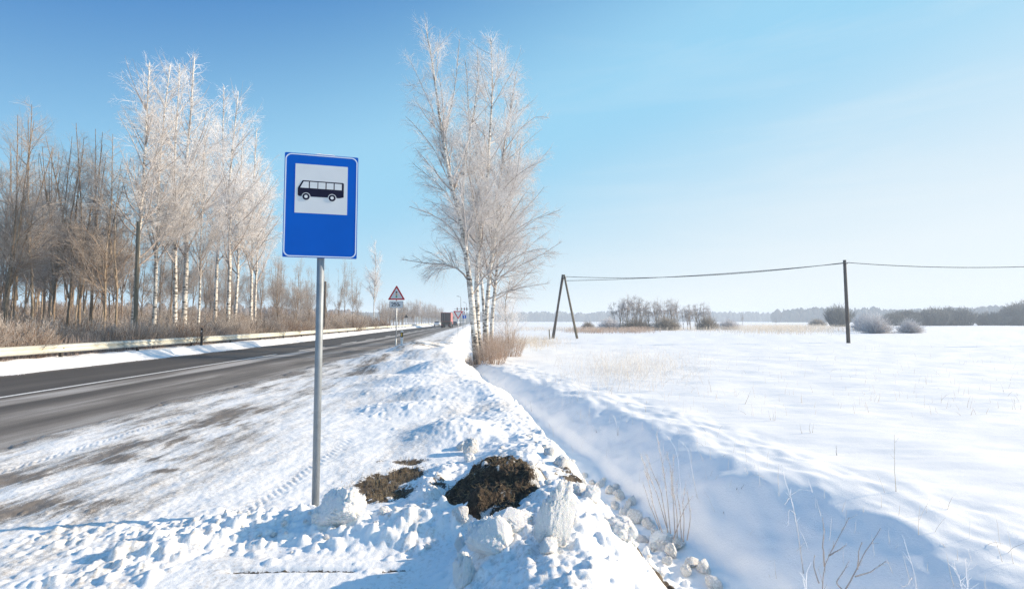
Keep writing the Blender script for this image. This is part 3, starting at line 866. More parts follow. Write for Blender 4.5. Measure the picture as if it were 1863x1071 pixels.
def build_bus_sign():
    pl, prr = W(514.5, 469, 4.06), W(650, 469, 4.21)
    mid = (pl + prr) / 2
    rz = math.atan2(prr.y - pl.y, prr.x - pl.x)
    bx, by = mid.x - 0.045 * math.sin(rz) - 0.006, mid.y + 0.045
    root = empty('bus_stop_sign', (bx, by, gz(bx, by) - 0.02), rz, 'tall blue bus stop sign on a grey steel pole by the layby', 'bus stop sign')
    zb = pl.z - root.location.z + 0.01    # bottom of the board
    H_, W_ = 0.90, 0.60
    cz = zb + H_ / 2
    p = MB(); p.tube([(0, 0, -0.4), (0, 0, zb + H_ - 0.06)], 0.0305, 28)
    p.build('pole', M['galvpost'], root, True)
    c = MB(); c.tube([(0, 0, zb + H_ - 0.06), (0, 0, zb + H_ - 0.045)], 0.033, 20); c.build('pole_cap', M['darksteel'], root, True)
    b = MB(); b.prism(rrect(W_, H_, 0.012, 3, 0, cz), -0.045, -0.042)
    board = b.build('sign_board', M['blue'], root)
    k = MB(); k.box(-W_ / 2, W_ / 2, -0.0415, -0.030, cz - H_ / 2, cz - H_ / 2 + 0.012); k.box(-W_ / 2, W_ / 2, -0.0415, -0.030, cz + H_ / 2 - 0.012, cz + H_ / 2)
    k.box(-W_ / 2, -W_ / 2 + 0.012, -0.0415, -0.030, cz - H_ / 2 + 0.012, cz + H_ / 2 - 0.012); k.box(W_ / 2 - 0.012, W_ / 2, -0.0415, -0.030, cz - H_ / 2 + 0.012, cz + H_ / 2 - 0.012)
    k.box(-W_ / 2 + 0.013, W_ / 2 - 0.013, -0.0405, -0.0385, cz - H_ / 2 + 0.013, cz + H_ / 2 - 0.013)
    k.build('back_frame', M['galv'], root)
    cl = MB()
    for z in (cz - 0.22, cz + 0.22):
        cl.ringprism(circ(0, 0, 0.042, 20), circ(0, 0, 0.031, 20), 0, 0.03)
        V = cl.v; n0 = len(V) - 80
        for i in range(n0, len(V)): V[i] = (V[i][0], V[i][2], z + V[i][1])
        cl.box(-0.16, 0.16, -0.037, -0.032, z + 0.001, z + 0.029)
    cl.build('clamp', M['galv'], root)
    wb = MB(); wb.ringprism(rrect(W_ - 0.012, H_ - 0.012, 0.052, 10, 0, cz), rrect(W_ - 0.030, H_ - 0.030, 0.044, 10, 0, cz), -0.0465, -0.0452)
    wb.build('white_border', M['borderfilm'], board)
    pw = 0.426; ptop = zb + H_ - 0.092; pc = ptop - pw / 2
    f = MB(); f.prism([(-pw / 2, ptop - pw), (pw / 2, ptop - pw), (pw / 2, ptop), (-pw / 2, ptop)], -0.0465, -0.0452)
    f.build('white_panel', M['whitefilm'], board)
    def P(x, y): return (-pw / 2 + (x - 165) / 450 * pw, ptop - (y - 160) / 425 * pw)
    body = [P(*q) for q in ((228, 303), (575, 305), (583, 311), (583, 432), (546, 441), (205, 441), (194, 438), (189, 430), (188, 376), (192, 364))]
    g = MB(); g.prism(body, -0.0480, -0.0468)
    bus = g.build('bus_symbol', M['blackfilm'], board)
    w = MB()
    for q in (((237, 313), (281, 313), (281, 368), (209, 368)), ((290, 313), (355, 313), (355, 368), (290, 368)), ((362, 313), (424, 313), (424, 369), (362, 369)), ((433, 314), (494, 314), (494, 369), (433, 369)), ((503, 315), (565, 316), (565, 370), (503, 370))):
        w.prism([P(*z) for z in q], -0.0494, -0.0483)
    w.build('bus_symbol_windows', M['whitefilm'], bus)
    sc = pw / 450
    for cx_ in (260, 483):
        a = MB(); x0, z0 = P(cx_, 443)
        a.prism(circ(x0, z0, 37 * sc, 32), -0.0494, -0.0483, 0); a.prism(circ(x0, z0, 31 * sc, 32), -0.0508, -0.0497, 1); a.prism(circ(x0, z0, 14.5 * sc, 24), -0.0522, -0.0511, 0)
        a.build('bus_symbol_wheel', [M['whitefilm'], M['blackfilm']], bus)
    # snow cap on the upper edge
    sn = MB(); N = 26; V = []; F = []
    for i in range(N):
        t = i / (N - 1); x = -0.06 + 0.17 * t - 0.0; hh = 0.011 * math.sin(math.pi * t) ** 0.7 * (1 + 0.4 * math.sin(9 * t))
        z = zb + H_ + 0.0005
        V += [(x, -0.045, z), (x, -0.043, z + hh * 0.8), (x, -0.037, z + hh), (x, -0.031, z)]
    for i in range(N - 1):
        for j in range(3): F.append((i * 4 + j, i * 4 + j + 1, i * 4 + j + 5, i * 4 + j + 4))
    sn.add(V, F); s_ = sn.build('snow_cap', M['clod'], root, True)
    return root
build_bus_sign()

# ------------------------------------------------------------------ stroke lettering
GLYPH = {
 '2': [[(0, .8), (.12, .96), (.3, 1), (.5, .94), (.6, .78), (.55, .58), (0, 0), (.62, 0)]],
 '5': [[(.56, 1), (.1, 1), (.05, .55), (.3, .62), (.52, .52), (.6, .32), (.5, .08), (.28, 0), (.08, .04), (0, .16)]],
 '0': [[(.3, 1), (.1, .9), (0, .5), (.1, .1), (.3, 0), (.5, .1), (.6, .5), (.5, .9), (.3, 1)]],
 'm': [[(0, 0), (0, .62)], [(0, .45), (.14, .6), (.3, .58), (.34, .42), (.34, 0)], [(.34, .45), (.48, .6), (.64, .58), (.68, .42), (.68, 0)]],
}
def strokes(mb, text, x, z, h, th, y0, y1, mi=0, gap=0.24):
    for ch in text:
        sc = h * (0.62 if ch == 'm' else 1.0)
        for line in GLYPH[ch]:
            for (a, b_) in zip(line[:-1], line[1:]):
                p, q = Vector((x + a[0] * sc, 0, z + a[1] * sc)), Vector((x + b_[0] * sc, 0, z + b_[1] * sc))
                d = (q - p).normalized(); n_ = Vector((-d.z, 0, d.x)) * th / 2; e = d * th * 0.35
                mb.prism([((p - e + n_).x, (p - e + n_).z), ((p - e - n_).x, (p - e - n_).z), ((q + e - n_).x, (q + e - n_).z), ((q + e + n_).x, (q + e + n_).z)], y0, y1, mi)
        x += (0.62 if ch != 'm' else 0.7) * sc + gap * h
    return x

def tri(w, r, cz, up=True, n=5):
    """rounded triangle, side w, centroid at cz"""
    hgt = w * math.sqrt(3) / 2
    P = []
    for k, a0 in enumerate((90, 210, 330)):
        cx_ = (w / math.sqrt(3) - 2 * r) * math.cos(R(a0)); cz_ = (w / math.sqrt(3) - 2 * r) * math.sin(R(a0))
        for j in range(n + 1):
            a = R(a0 - 60 + 120 * j / n)
            P.append((cx_ + r * math.cos(a), cz_ + r * math.sin(a)))
    if not up: P = [(-x, -z) for x, z in P]
    return [(x, z + cz) for x, z in P]

def face_rz(x, y): return math.atan2(x, -y) * -1 * 0 + math.atan2(-x, y) * 0

def build_warning_sign():
    x, y = hitY(722, 629, 0.06); y = 27.4; x = W(721.5, 540, y).x
    z0 = gzf(x, y)
    root = empty('traffic_light_warning_sign', (x, y, z0), R(4), 'red triangle warning sign with traffic light symbol above a 250 m plate', 'warning sign')
    ztop = W(721, 519, y).z - z0
    tw = 0.98; hgt = tw * math.sqrt(3) / 2; cz = ztop - tw / math.sqrt(3) + 0.02
    p = MB(); p.tube([(0, 0.03, -0.4), (0, 0.03, ztop - 0.2)], 0.032, 14); p.build('pole', M['galv'], root, True)
    fr = MB(); fr.tube([(0, 0.03, 0.0), (0, 0.03, 0.42)], 0.036, 14); fr.build('pole_sleeve', M['plastic'], root, True)
    b = MB(); b.prism(tri(tw, 0.04, cz), -0.03, -0.005); board = b.build('triangle_board', M['redfilm'], root)
    b = MB(); b.prism(tri(tw * 0.70, 0.02, cz - 0.0), -0.036, -0.0315); b.build('white_field', M['whitefilm'], board)
    for dz, m in ((0.155, M['truckdark']), (0.03, M['orangefilm']), (-0.095, M['green'])):
        b = MB(); b.prism(circ(0, cz + dz, 0.052, 20), -0.041, -0.037); b.build('signal_dot', m, board)
    zt = cz - hgt / 3 - 0.06
    b = MB(); b.box(-0.385, 0.385, -0.03, -0.01, zt - 0.385, zt); pl = b.build('distance_plate', M['whitefilm'], root)
    b = MB(); b.ringprism(rrect(0.755, 0.37, 0.03, 4, 0, zt - 0.1925), rrect(0.735, 0.35, 0.025, 4, 0, zt - 0.1925), -0.034, -0.0305); b.build('plate_border', M['blackfilm'], pl)
    b = MB(); strokes(b, '250', -0.265, zt - 0.275, 0.17, 0.029, -0.036, -0.0315); strokes(b, 'm', 0.13, zt - 0.275, 0.17, 0.022, -0.036, -0.0315)
    b.build('lettering', M['blackfilm'], pl)
    # roadside delineator right of it
    q = W(731, 620, 27.0); zz = gzf(q.x, q.y)
    d = empty('marker_post', (q.x, q.y, zz), 0, 'white roadside marker post with yellow reflector beside the warning sign', 'marker post')
    m = MB(); m.prism([(-0.065, -0.1), (0.065, -0.1), (0.065, 0.75), (0.0, 0.80), (-0.065, 0.74)], -0.03, 0.03); m.build('body', M['plastic'], d, bevel=0.006)
    m = MB(); m.box(-0.067, 0.067, -0.033, 0.033, 0.40, 0.68); bd = m.build('black_band', M['black'], d)
    m = MB(); m.box(-0.03, 0.03, -0.038, -0.0335, 0.46, 0.63); m.build('reflector', M['yellow'], bd)
build_warning_sign()

def build_yield_sign():
    y = 49.5; q = W(833.5, 575, y); z0 = gz(q.x, y)
    root = empty('give_way_sign', (q.x, y, z0), R(5), 'give way sign, white triangle with red border pointing down', 'give way sign')
    zc = W(833, 570.5, y).z - z0
    p = MB(); p.tube([(0.0, 0.04, -0.5), (0.0, 0.04, zc + 0.2)], 0.035, 12); p.build('pole', M['galv'], root, True)
    b = MB(); b.prism(tri(1.0, 0.03, zc, False), -0.03, 0.0); bd = b.build('triangle_board', M['redfilm'], root)
    b = MB(); b.prism(tri(0.66, 0.015, zc, False), -0.036, -0.0315); b.build('white_field', M['whitefilm'], bd)
build_yield_sign()
def plate_sign(px, py_top, py_bot, y, wpx, kind, label):
    q = W(px, py_top, y); q2 = W(px, py_bot, y); z0 = gz(q.x, y)
    root = empty(kind, (q.x, y, z0), R(4), label, 'road sign')
    w = wpx / FPX * y
    p = MB()
    for s_ in (-0.3, 0.3): p.tube([(s_ * w, 0.04, -0.6), (s_ * w, 0.04, q.z - z0 - 0.05)], 0.035, 8)
    p.build('post', M['galv'], root, True)
    return root, w, q.z - z0, q2.z - z0
r_, w_, zt_, zb_ = plate_sign(845, 573, 579, 92, 6.5, 'blue_road_sign', 'small square blue road sign beyond the give way sign')
m = MB(); m.prism(rrect(w_, zt_ - zb_, 0.05, 4, 0, (zt_ + zb_) / 2), -0.03, 0.0); bb = m.build('board', M['blue'], r_)
m = MB(); m.prism([(-0.05, zb_ + .08), (0.05, zb_ + .08), (0.05, zt_ - .25), (0.16, zt_ - .25), (0, zt_ - .08), (-0.16, zt_ - .25), (-0.05, zt_ - .25)], -0.036, -0.0315); m.build('white_arrow', M['whitefilm'], bb)
r_, w_, zt_, zb_ = plate_sign(843.3, 565.8, 571, 93.5, 5.6, 'round_road_sign', 'small round sign with red ring above the blue sign')
m = MB(); zc_ = (zt_ + zb_) / 2; m.ringprism(circ(0, zc_, w_ / 2, 24), circ(0, zc_, w_ / 2 * 0.72, 24), -0.04, 0); m.prism(circ(0, zc_, w_ / 2 * 0.72, 24), -0.035, -0.004, 1); m.build('disc', [M['redfilm'], M['whitefilm']], r_)
r_, w_, zt_, zb_ = plate_sign(856, 566, 583, 88, 6.0, 'tall_grey_sign', 'tall pale board beside the trunk of the front birch')
m = MB(); m.prism(rrect(w_, (zt_ - zb_), 0.04, 3, 0, (zt_ + zb_) / 2), -0.03, 0.0); m.build('board', M['galv'], r_)
# back of a triangle sign on the far side
q = W(739, 576, 118); z0 = gz(q.x, q.y)
bt = empty('triangle_sign_back', (q.x, q.y, z0), R(-170), 'dark back of a triangle sign beyond the guardrail', 'road sign')
m = MB(); m.tube([(0, 0, -0.4), (0, 0, q.z - z0)], 0.04, 8); m.build('pole', M['galv'], bt, True)
m = MB(); m.prism(tri(1.0, 0.04, q.z - z0 + 0.05), 0.042, 0.06); m.build('triangle_board', M['darksteel'], bt)
# dark marker behind the guardrail
q = W(367, 607, 26.5); z0 = gz(q.x, q.y)
d = empty('short_marker', (q.x, q.y, z0), 0, 'short black marker post standing behind the cream guardrail', 'marker post')
zt_ = W(367, 597, 26.5).z - z0
m = MB(); m.prism([(-0.055, -0.1), (0.055, -0.1), (0.055, zt_), (-0.055, zt_ + .04)], -0.025, 0.025); m.build('body', M['black'], d)
m = MB(); m.box(-0.03, 0.03, -0.03, -0.0255, zt_ - 0.2, zt_ - 0.12); m.build('reflector', M['plastic'], d)

# ------------------------------------------------------------------ street lamps and traffic lights far along the road
def lamp(px, ytop, y, label, side=-1):
    q = W(px, ytop, y); z0 = gz(q.x, y); h = q.z - z0
    root = empty('street_lamp', (q.x, y, z0), 0, label, 'street lamp', 'street lamps along the road ahead')
    m = MB(); m.tube([(0, 0, -0.4), (0, 0, h - 0.6), (side * 0.15, 0, h - 0.15), (side * 1.1, 0, h)], [0.13, 0.10, 0.08, 0.07], 8); m.build('pole', M['galvpost'], root, True)
    m = MB(); m.box(side * 1.0 - 0.5, side * 1.0 + 0.3, -0.18, 0.18, h - 0.04, h + 0.14); m.build('lamp_head', M['galvpost'], root, bevel=0.03)
lamp(838.5, 539, 175, 'tallest street lamp, rising right above the give way sign')
lamp(848.5, 550, 225, 'middle street lamp, seen just left of the birch trunks')
lamp(857.5, 557, 275, 'faint farthest street lamp against the birch trunks')
def signal_gantry():
    y = 190
    a, b_ = W(826, 562, y), W(862, 562, y)
    z0 = gz(a.x, y)
    root = empty('signal_gantry', (a.x, y, z0), 0, 'overhead gantry carrying a row of traffic lights across the junction', 'traffic light gantry')
    zt = a.z - z0; w = b_.x - a.x
    m = MB(); m.tube([(w, 0, -0.5), (w, 0, zt), ], 0.12, 8); m.tube([(0, 0, zt), (w, 0, zt)], 0.07, 8); m.build('mast', M['galvpost'], root, True)
    for px in (832, 839.5, 845, 849.5, 856):
        x = W(px, 562, y).x - a.x
        m = MB(); m.box(x - 0.22, x + 0.22, -0.35, -0.08, zt - 0.55, zt + 0.55); hd = m.build('signal_head', M['black'], root, bevel=0.03)
        for k, c in enumerate((M['lamp_red'], M['orangefilm'], M['green'])):
            m = MB(); m.prism(circ(x, zt + 0.34 - 0.34 * k, 0.11, 12), -0.38, -0.355); m.build('lens', c, hd)
signal_gantry()

# ------------------------------------------------------------------ vehicles
def wheel(root, x, y, r, w, name='wheel'):
    m = MB(); m.tube([(x - w / 2, y, r), (x + w / 2, y, r)], r, 20); t = m.build(name, M['black'], root, False, 0.02)
    m = MB(); m.tube([(x - w / 2 - 0.012, y, r), (x + w / 2 + 0.012, y, r)], r * 0.55, 14); m.build('rim', M['galv'], t)

def build_truck():
    y = 118; q = W(811, 597, y)
    head = math.atan2(-(XR(140) - XR(100)), 40)
    root = empty('lorry', (q.x, y, 0), head, 'red box lorry driving away along the road ahead', 'lorry')
    m = MB(); m.box(-1.22, 1.22, 0.0, 7.4, 1.45, 3.7); m.build('cargo_box', M['truckred'], root, bevel=0.05)
    m = MB(); m.box(-1.17, -0.015, -0.035, -0.002, 1.55, 3.6); m.box(0.015, 1.17, -0.035, -0.002, 1.55, 3.6); d = m.build('rear_door', M['truckdark'], root)
    m = MB()
    for x in (-0.75, -0.3, 0.3, 0.75): m.tube([(x, -0.05, 1.58), (x, -0.05, 3.6)], 0.02, 6)
    m.build('door_bar', M['galv'], d)
    m = MB(); m.box(-1.15, 1.15, 0.02, 9.9, 0.75, 1.445); m.build('chassis', M['darksteel'], root)
    m = MB(); m.box(-1.2, 1.2, -0.12, 0.08, 0.42, 0.60); m.build('bumper', M['black'], root)
    for s_ in (-1, 1):
        m = MB(); m.box(s_ * 0.85 - 0.3, s_ * 0.85 + 0.3, 0.55, 0.58, 0.18, 0.74); m.build('mudflap', M['black'], root)
        m = MB(); m.box(s_ * 0.95 - 0.2, s_ * 0.95 + 0.2, -0.16, -0.122, 0.62, 0.76); m.build('tail_light', M['lamp_red'], root)
        for yy in (1.2, 2.5, 8.9): wheel(root, s_ * 0.98, yy, 0.5, 0.45)
    m = MB()
    prof = [(7.6, 0.8), (7.6, 3.2), (8.1, 3.35), (9.3, 3.2), (9.75, 2.2), (9.8, 0.8)]
    V = [(-1.2, p[0], p[1]) for p in prof] + [(1.2, p[0], p[1]) for p in prof]; n = len(prof)
    m.add(V, [tuple(range(n)), tuple(range(n, 2 * n))[::-1]] + [(i, i + n, (i + 1) % n + n, (i + 1) % n) for i in range(n)])
    cab = m.build('cab', M['truckred'], root, bevel=0.05)
    for s_ in (-1, 1):
        m = MB(); m.box(s_ * 1.205, s_ * 1.225, 8.5, 9.35, 1.9, 2.8); m.build('side_window', M['glass'], cab)
        m = MB(); m.box(s_ * 1.45 - 0.08, s_ * 1.45 + 0.08, 9.4, 9.5, 2.1, 2.75); m.tube([(s_ * 1.2, 9.4, 2.5), (s_ * 1.45, 9.42, 2.5)], 0.02, 6); m.build('mirror', M['black'], cab)
build_truck()

def build_car(paint):
    root = empty('car', (0, 0, 0))
    def loft(prof, ws, mat, name, par):
        m = MB(); V = []; n = len(prof)
        for s_, wk in ((-1, ws), (1, ws)):
            V += [(s_ * wk[i], p[0], p[1]) for i, p in enumerate(prof)]
        m.add(V, [tuple(range(n)), tuple(range(n, 2 * n))[::-1]] + [(i, i + n, (i + 1) % n + n, (i + 1) % n) for i in range(n)])
        return m.build(name, mat, par, False, 0.05)
    prof = [(-2.2, 0.35), (-2.25, 0.7), (-2.1, 0.98), (-1.2, 1.02), (1.0, 1.0), (2.0, 0.82), (2.2, 0.62), (2.2, 0.3), (1.0, 0.24), (-1.0, 0.24)]
    loft(prof, [0.84, 0.86, 0.84, 0.82, 0.82, 0.84, 0.84, 0.84, 0.8, 0.8], paint, 'body', root)
    cab = [(-1.75, 1.0), (-1.35, 1.42), (0.25, 1.44), (1.1, 1.0)]
    loft(cab, [0.78, 0.62, 0.62, 0.78], M['glass'], 'window', root)
    m = MB(); m.box(-0.63, 0.63, -1.3, 0.22, 1.435, 1.475); m.build('roof', paint, root, bevel=0.02)
    for s_ in (-1, 1):
        for yy in (-1.35, 1.35): wheel(root, s_ * 0.78, yy, 0.32, 0.2)
        m = MB(); m.box(s_ * 0.62 - 0.16, s_ * 0.62 + 0.16, -2.275, -2.235, 0.68, 0.82); m.build('tail_light', M['lamp_red'], root)
        m = MB(); m.box(s_ * 0.62 - 0.16, s_ * 0.62 + 0.16, 2.17, 2.225, 0.58, 0.72); m.build('headlight', M['plastic'], root)
    return root
car1 = build_car(M['carwhite']); car2 = build_car(M['cardark'])
def place_car(src, px, y, back, label, first=False):
    q = W(px, 590, y); hd = math.atan2(-(XR(y + 20) - XR(y - 20)), 40) + (math.pi if back else 0)
    if first: c = src; c.location = (q.x, y, 0); c.rotation_euler = (0, 0, hd); tag(c, label, 'car')
    else: c = copy_tree(src, (q.x, y, 0), (0, 0, hd), 1.0, label, 'car')
    return c
place_car(car1, 795, 160, True, 'pale oncoming car partly hidden left of the red lorry', True)
place_car(car2, 827.5, 158, False, 'dark car ahead, just right of the red lorry', True)
place_car(car1, 823, 190, False, 'white car ahead of the dark car on the road')

# ------------------------------------------------------------------ utility poles, A-frame and cables
def upole(base, top, r0, r1, mat, name, label, cat='utility pole'):
    root = empty(name, base, 0, label, cat)
    d = top - base
    m = MB(); m.tube([(-d.x * 0.05, -d.y * 0.05, -0.4), (0, 0, 0), tuple(d * 0.5), tuple(d)], [r0, r0, (r0 + r1) / 2, r1], 14)
    m.build('pole', mat, root, True)
    return root
b0 = W(1543.5, 620, 44.5); b0.z = gz(b0.x, b0.y); t0 = W(1536.5, 473, 44.5)
P2 = upole(b0, t0, 0.16, 0.125, M['poledark'], 'utility_pole', 'dark wooden utility pole standing alone in the snowy field')
m = MB(); dd = t0 - b0; m.tube([(dd.x, dd.y - 0.05, dd.z - 0.25), (dd.x, dd.y - 0.28, dd.z - 0.25)], 0.045, 8); m.build('insulator', M['ins'], P2, True)
m = MB(); m.box(dd.x - 0.16, dd.x + 0.16, dd.y - 0.19, dd.y - 0.125, dd.z - 0.36, dd.z - 0.30); m.build('bracket', M['darksteel'], P2)
# A-frame
yA = 56.0
lb, rb, tp = W(1006.5, 614, yA), W(1050, 616.5, yA), W(1025, 501, yA)
lb.z = gz(lb.x, yA); rb.z = gz(rb.x, yA)
A = empty('utility_pole', ((lb.x + rb.x) / 2, yA, (lb.z + rb.z) / 2), 0, 'A-shaped wooden utility pole of two leaning legs', 'utility pole')
o = A.location
for e, xo in ((lb, -0.10), (rb, 0.10)):
    m = MB(); p0 = e - o; p1 = tp - o; p1 = p1 + Vector((xo, 0.0, 0)); ext = (p1 - p0).normalized()
    m.tube([tuple(p0 - ext * 0.4), tuple((p0 + p1) / 2), tuple(p1 + ext * 0.1)], [0.15, 0.13, 0.11], 12); m.build('leg', M['polewood'] if xo > 0 else M['poledark'], A, True)
l2 = lb + Vector((-0.05, 0.6, 0)); m = MB(); m.tube([tuple(l2 - o), tuple(tp - o + Vector((0, 0.2, -0.2)))], [0.13, 0.10], 10); m.build('leg', M['poledark'], A, True)
m = MB(); m.tube([tuple(tp - o + Vector((-0.25, -0.14, -0.35))), tuple(tp - o + Vector((0.3, -0.14, -0.35)))], 0.04, 8); m.build('cross_bolt', M['darksteel'], A, True)
m = MB(); m.tube([tuple(tp - o + Vector((0.3, -0.14, -0.38))), tuple(tp - o + Vector((0.3, -0.14, -0.15)))], 0.05, 8); m.build('insulator', M['ins'], A, True)
# off-frame pole that holds the far end
b3 = Vector((52.0, 40.0, 0)); b3.z = gz(52, 40); t3 = Vector((52.0, 40.0, b3.z + 7.4))
upole(b3, t3, 0.16, 0.125, M['poledark'], 'utility_pole', 'wooden utility pole holding the far right end of the cable')
# small old post by the A-frame
b4 = W(1000, 612, 54); b4.z = gz(b4.x, b4.y)
op = upole(b4, b4 + Vector((-0.05, 0, 1.1)), 0.07, 0.06, M['polewood'], 'short_post', 'short weathered post beside the A-shaped utility pole', 'post')
def cable(name, a, b_, sag, label, group=None):
    m = MB(); N = 40; pts = []
    for i in range(N + 1):
        t = i / N; p = a.lerp(b_, t); p.z -= sag * 4 * t * (1 - t); pts.append(tuple(p))
    m.tube(pts, 0.032, 5); o_ = m.build(name, M['wire'], None, True); tag(o_, label, 'cable', group); return o_
tA = tp + Vector((0.3, -0.14, -0.15)); t2c = Vector((t0.x, t0.y - 0.2, t0.z - 0.25))
cable('power_cable', tA, t2c, 0.62, 'upper frosted cable slung between the A-shaped pole and lone pole')
tA2 = tp + Vector((0.2, -0.1, -0.62))
cable('power_cable', tA2, t2c + Vector((0, 0, -0.06)), 0.30, 'lower cable rising from below the A-frame top to the lone pole')
cable('power_cable', t2c + Vector((0.02, 0, 0)), t3 + Vector((0, -0.1, -0.3)), 0.55, 'frosted cable running right from the lone pole out of view')
# left side poles
b5 = W(245, 640, 25.0); b5.z = gz(b5.x, b5.y); t5 = W(252, 403, 25.0)
upole(b5, t5, 0.10, 0.082, M['polewood'], 'utility_pole', 'grey wooden utility pole among the birches behind the guardrail')
b6 = W(590, 604, 52.0); b6.z = gz(b6.x, b6.y); t6 = W(592, 512, 52.0)
upole(b6, t6, 0.15, 0.12, M['poledark'], 'utility_pole', 'distant brown utility pole seen right behind the sign pole')

# ------------------------------------------------------------------ branch growing
def frames(P):
    T = np.gradient(P, axis=1); T /= np.linalg.norm(T, axis=2, keepdims=True) + 1e-9
    mt = P[:, -1] - P[:, 0]
    ref = np.where(np.abs(mt[:, 2:3]) > 0.7 * np.linalg.norm(mt, axis=1, keepdims=True), np.array([[1.0, 0.1, 0]]), np.array([[0, 0.05, 1.0]]))
    A_ = np.cross(T, ref[:, None, :]); A_ /= np.linalg.norm(A_, axis=2, keepdims=True) + 1e-9
    return T, A_, np.cross(T, A_)

def tubes(name, sets, mat, parent, smooth=False):
    """sets: list of (P (B,k,3), Rr (B,k), frost (B,k), sides)"""
    Vs, Fs, rads, fro = [], [], [], []; base = 0
    for (P, Rr, Fr, s_) in sets:
        B, k, _ = P.shape
        if B == 0: continue
        T, A_, C_ = frames(P)
        an = np.arange(s_) * 2 * np.pi / s_
        V = P[:, :, None, :] + Rr[:, :, None, None] * (A_[:, :, None, :] * np.cos(an)[None, None, :, None] + C_[:, :, None, :] * np.sin(an)[None, None, :, None])
        Vs.append(V.reshape(-1, 3))
        rads.append(np.repeat(Rr.ravel(), s_)); fro.append(np.repeat(Fr.ravel(), s_))
        b0_ = base + (np.arange(B)[:, None, None] * k + np.arange(k - 1)[None, :, None]) * s_
        j = np.arange(s_)[None, None, :]; j2 = (j + 1) % s_
        F = np.stack([b0_ + j, b0_ + j2, b0_ + s_ + j2, b0_ + s_ + j], -1).reshape(-1, 4)
        Fs.append(F); base += B * k * s_
    return np_mesh(name, np.concatenate(Vs), [np.concatenate(Fs)], [mat], parent, smooth, {'rad': np.concatenate(rads), 'frost': np.concatenate(fro)})

def sample(P, Rr, idx, t):
    k = P.shape[1]; f = t * (k - 1); i = np.minimum(f.astype(int), k - 2); w = (f - i)[:, None]
    a, b_ = P[idx, i], P[idx, i + 1]
    tan = b_ - a; tan /= np.linalg.norm(tan, axis=1, keepdims=True) + 1e-9
    return a * (1 - w) + b_ * w, tan, Rr[idx, i] * (1 - w[:, 0]) + Rr[idx, i + 1] * w[:, 0]

def grow(g, P, Rr, N, t0, t1, ang, asd, lenf, rmax, rr, k, wob, up, rtip=0.3, tpow=1.0, weight=1.0):
    L = np.linalg.norm(np.diff(P, axis=1), axis=2).sum(1)
    pr = L ** weight; pr = pr / pr.sum()
    idx = g.choice(len(P), N, p=pr)
    t = t0 + (t1 - t0) * g.random(N) ** tpow
    pos, tan, rad = sample(P, Rr, idx, t)
    rv = g.normal(size=(N, 3)); rv -= (rv * tan).sum(1, keepdims=True) * tan; rv /= np.linalg.norm(rv, axis=1, keepdims=True)
    a = np.radians(g.normal(ang, asd, N))[:, None]
    d = tan * np.cos(a) + rv * np.sin(a)
    ln = lenf(L[idx], t) * g.uniform(0.65, 1.25, N)
    r0 = np.minimum(rad * rr, rmax)
    out = np.zeros((N, k, 3)); out[:, 0] = pos
    for i in range(1, k):
        u = up[0] + (up[1] - up[0]) * (i / (k - 1))
        d = d + g.normal(size=(N, 3)) * wob; d[:, 2] += u
        d /= np.linalg.norm(d, axis=1, keepdims=True)
        out[:, i] = out[:, i - 1] + d * (ln / (k - 1))[:, None]
    rad_ = r0[:, None] * np.linspace(1, rtip, k)[None, :]
    return out, rad_

def stem(pts, r0, r1, k=22, wob=0.05, g=None):
    pts = np.array([tuple(p) for p in pts], dtype=float)
    s_ = np.concatenate([[0], np.cumsum(np.linalg.norm(np.diff(pts, axis=0), axis=1))]); s_ /= s_[-1]
    t = np.linspace(0, 1, k)
    # catmull-like smoothing through dense interpolation and averaging
    tt = np.linspace(0, 1, k * 4)
    Q = np.stack([np.interp(tt, s_, pts[:, i]) for i in range(3)], 1)
    for _ in range(10): Q[1:-1] = (Q[:-2] + Q[1:-1] * 2 + Q[2:]) / 4
    Q = np.stack([np.interp(t, tt, Q[:, i]) for i in range(3)], 1)
    if g is not None and wob: Q[1:-1] += np.cumsum(g.normal(size=(k - 2, 3)) * wob * np.array([1, 1, 0.0]), 0) * np.sin(np.linspace(0, np.pi, k - 2))[:, None] * 0.6
    rr = r0 + (r1 - r0) * t ** 0.85
    return Q[None], rr[None]

def frost_of(P, base, gain, z0, z1, g, per=0.12):
    z = (P[..., 2] - z0) / (z1 - z0)
    return np.clip(base + gain * np.clip(z, 0, 1) + g.normal(size=(P.shape[0], 1)) * per, 0, 1)

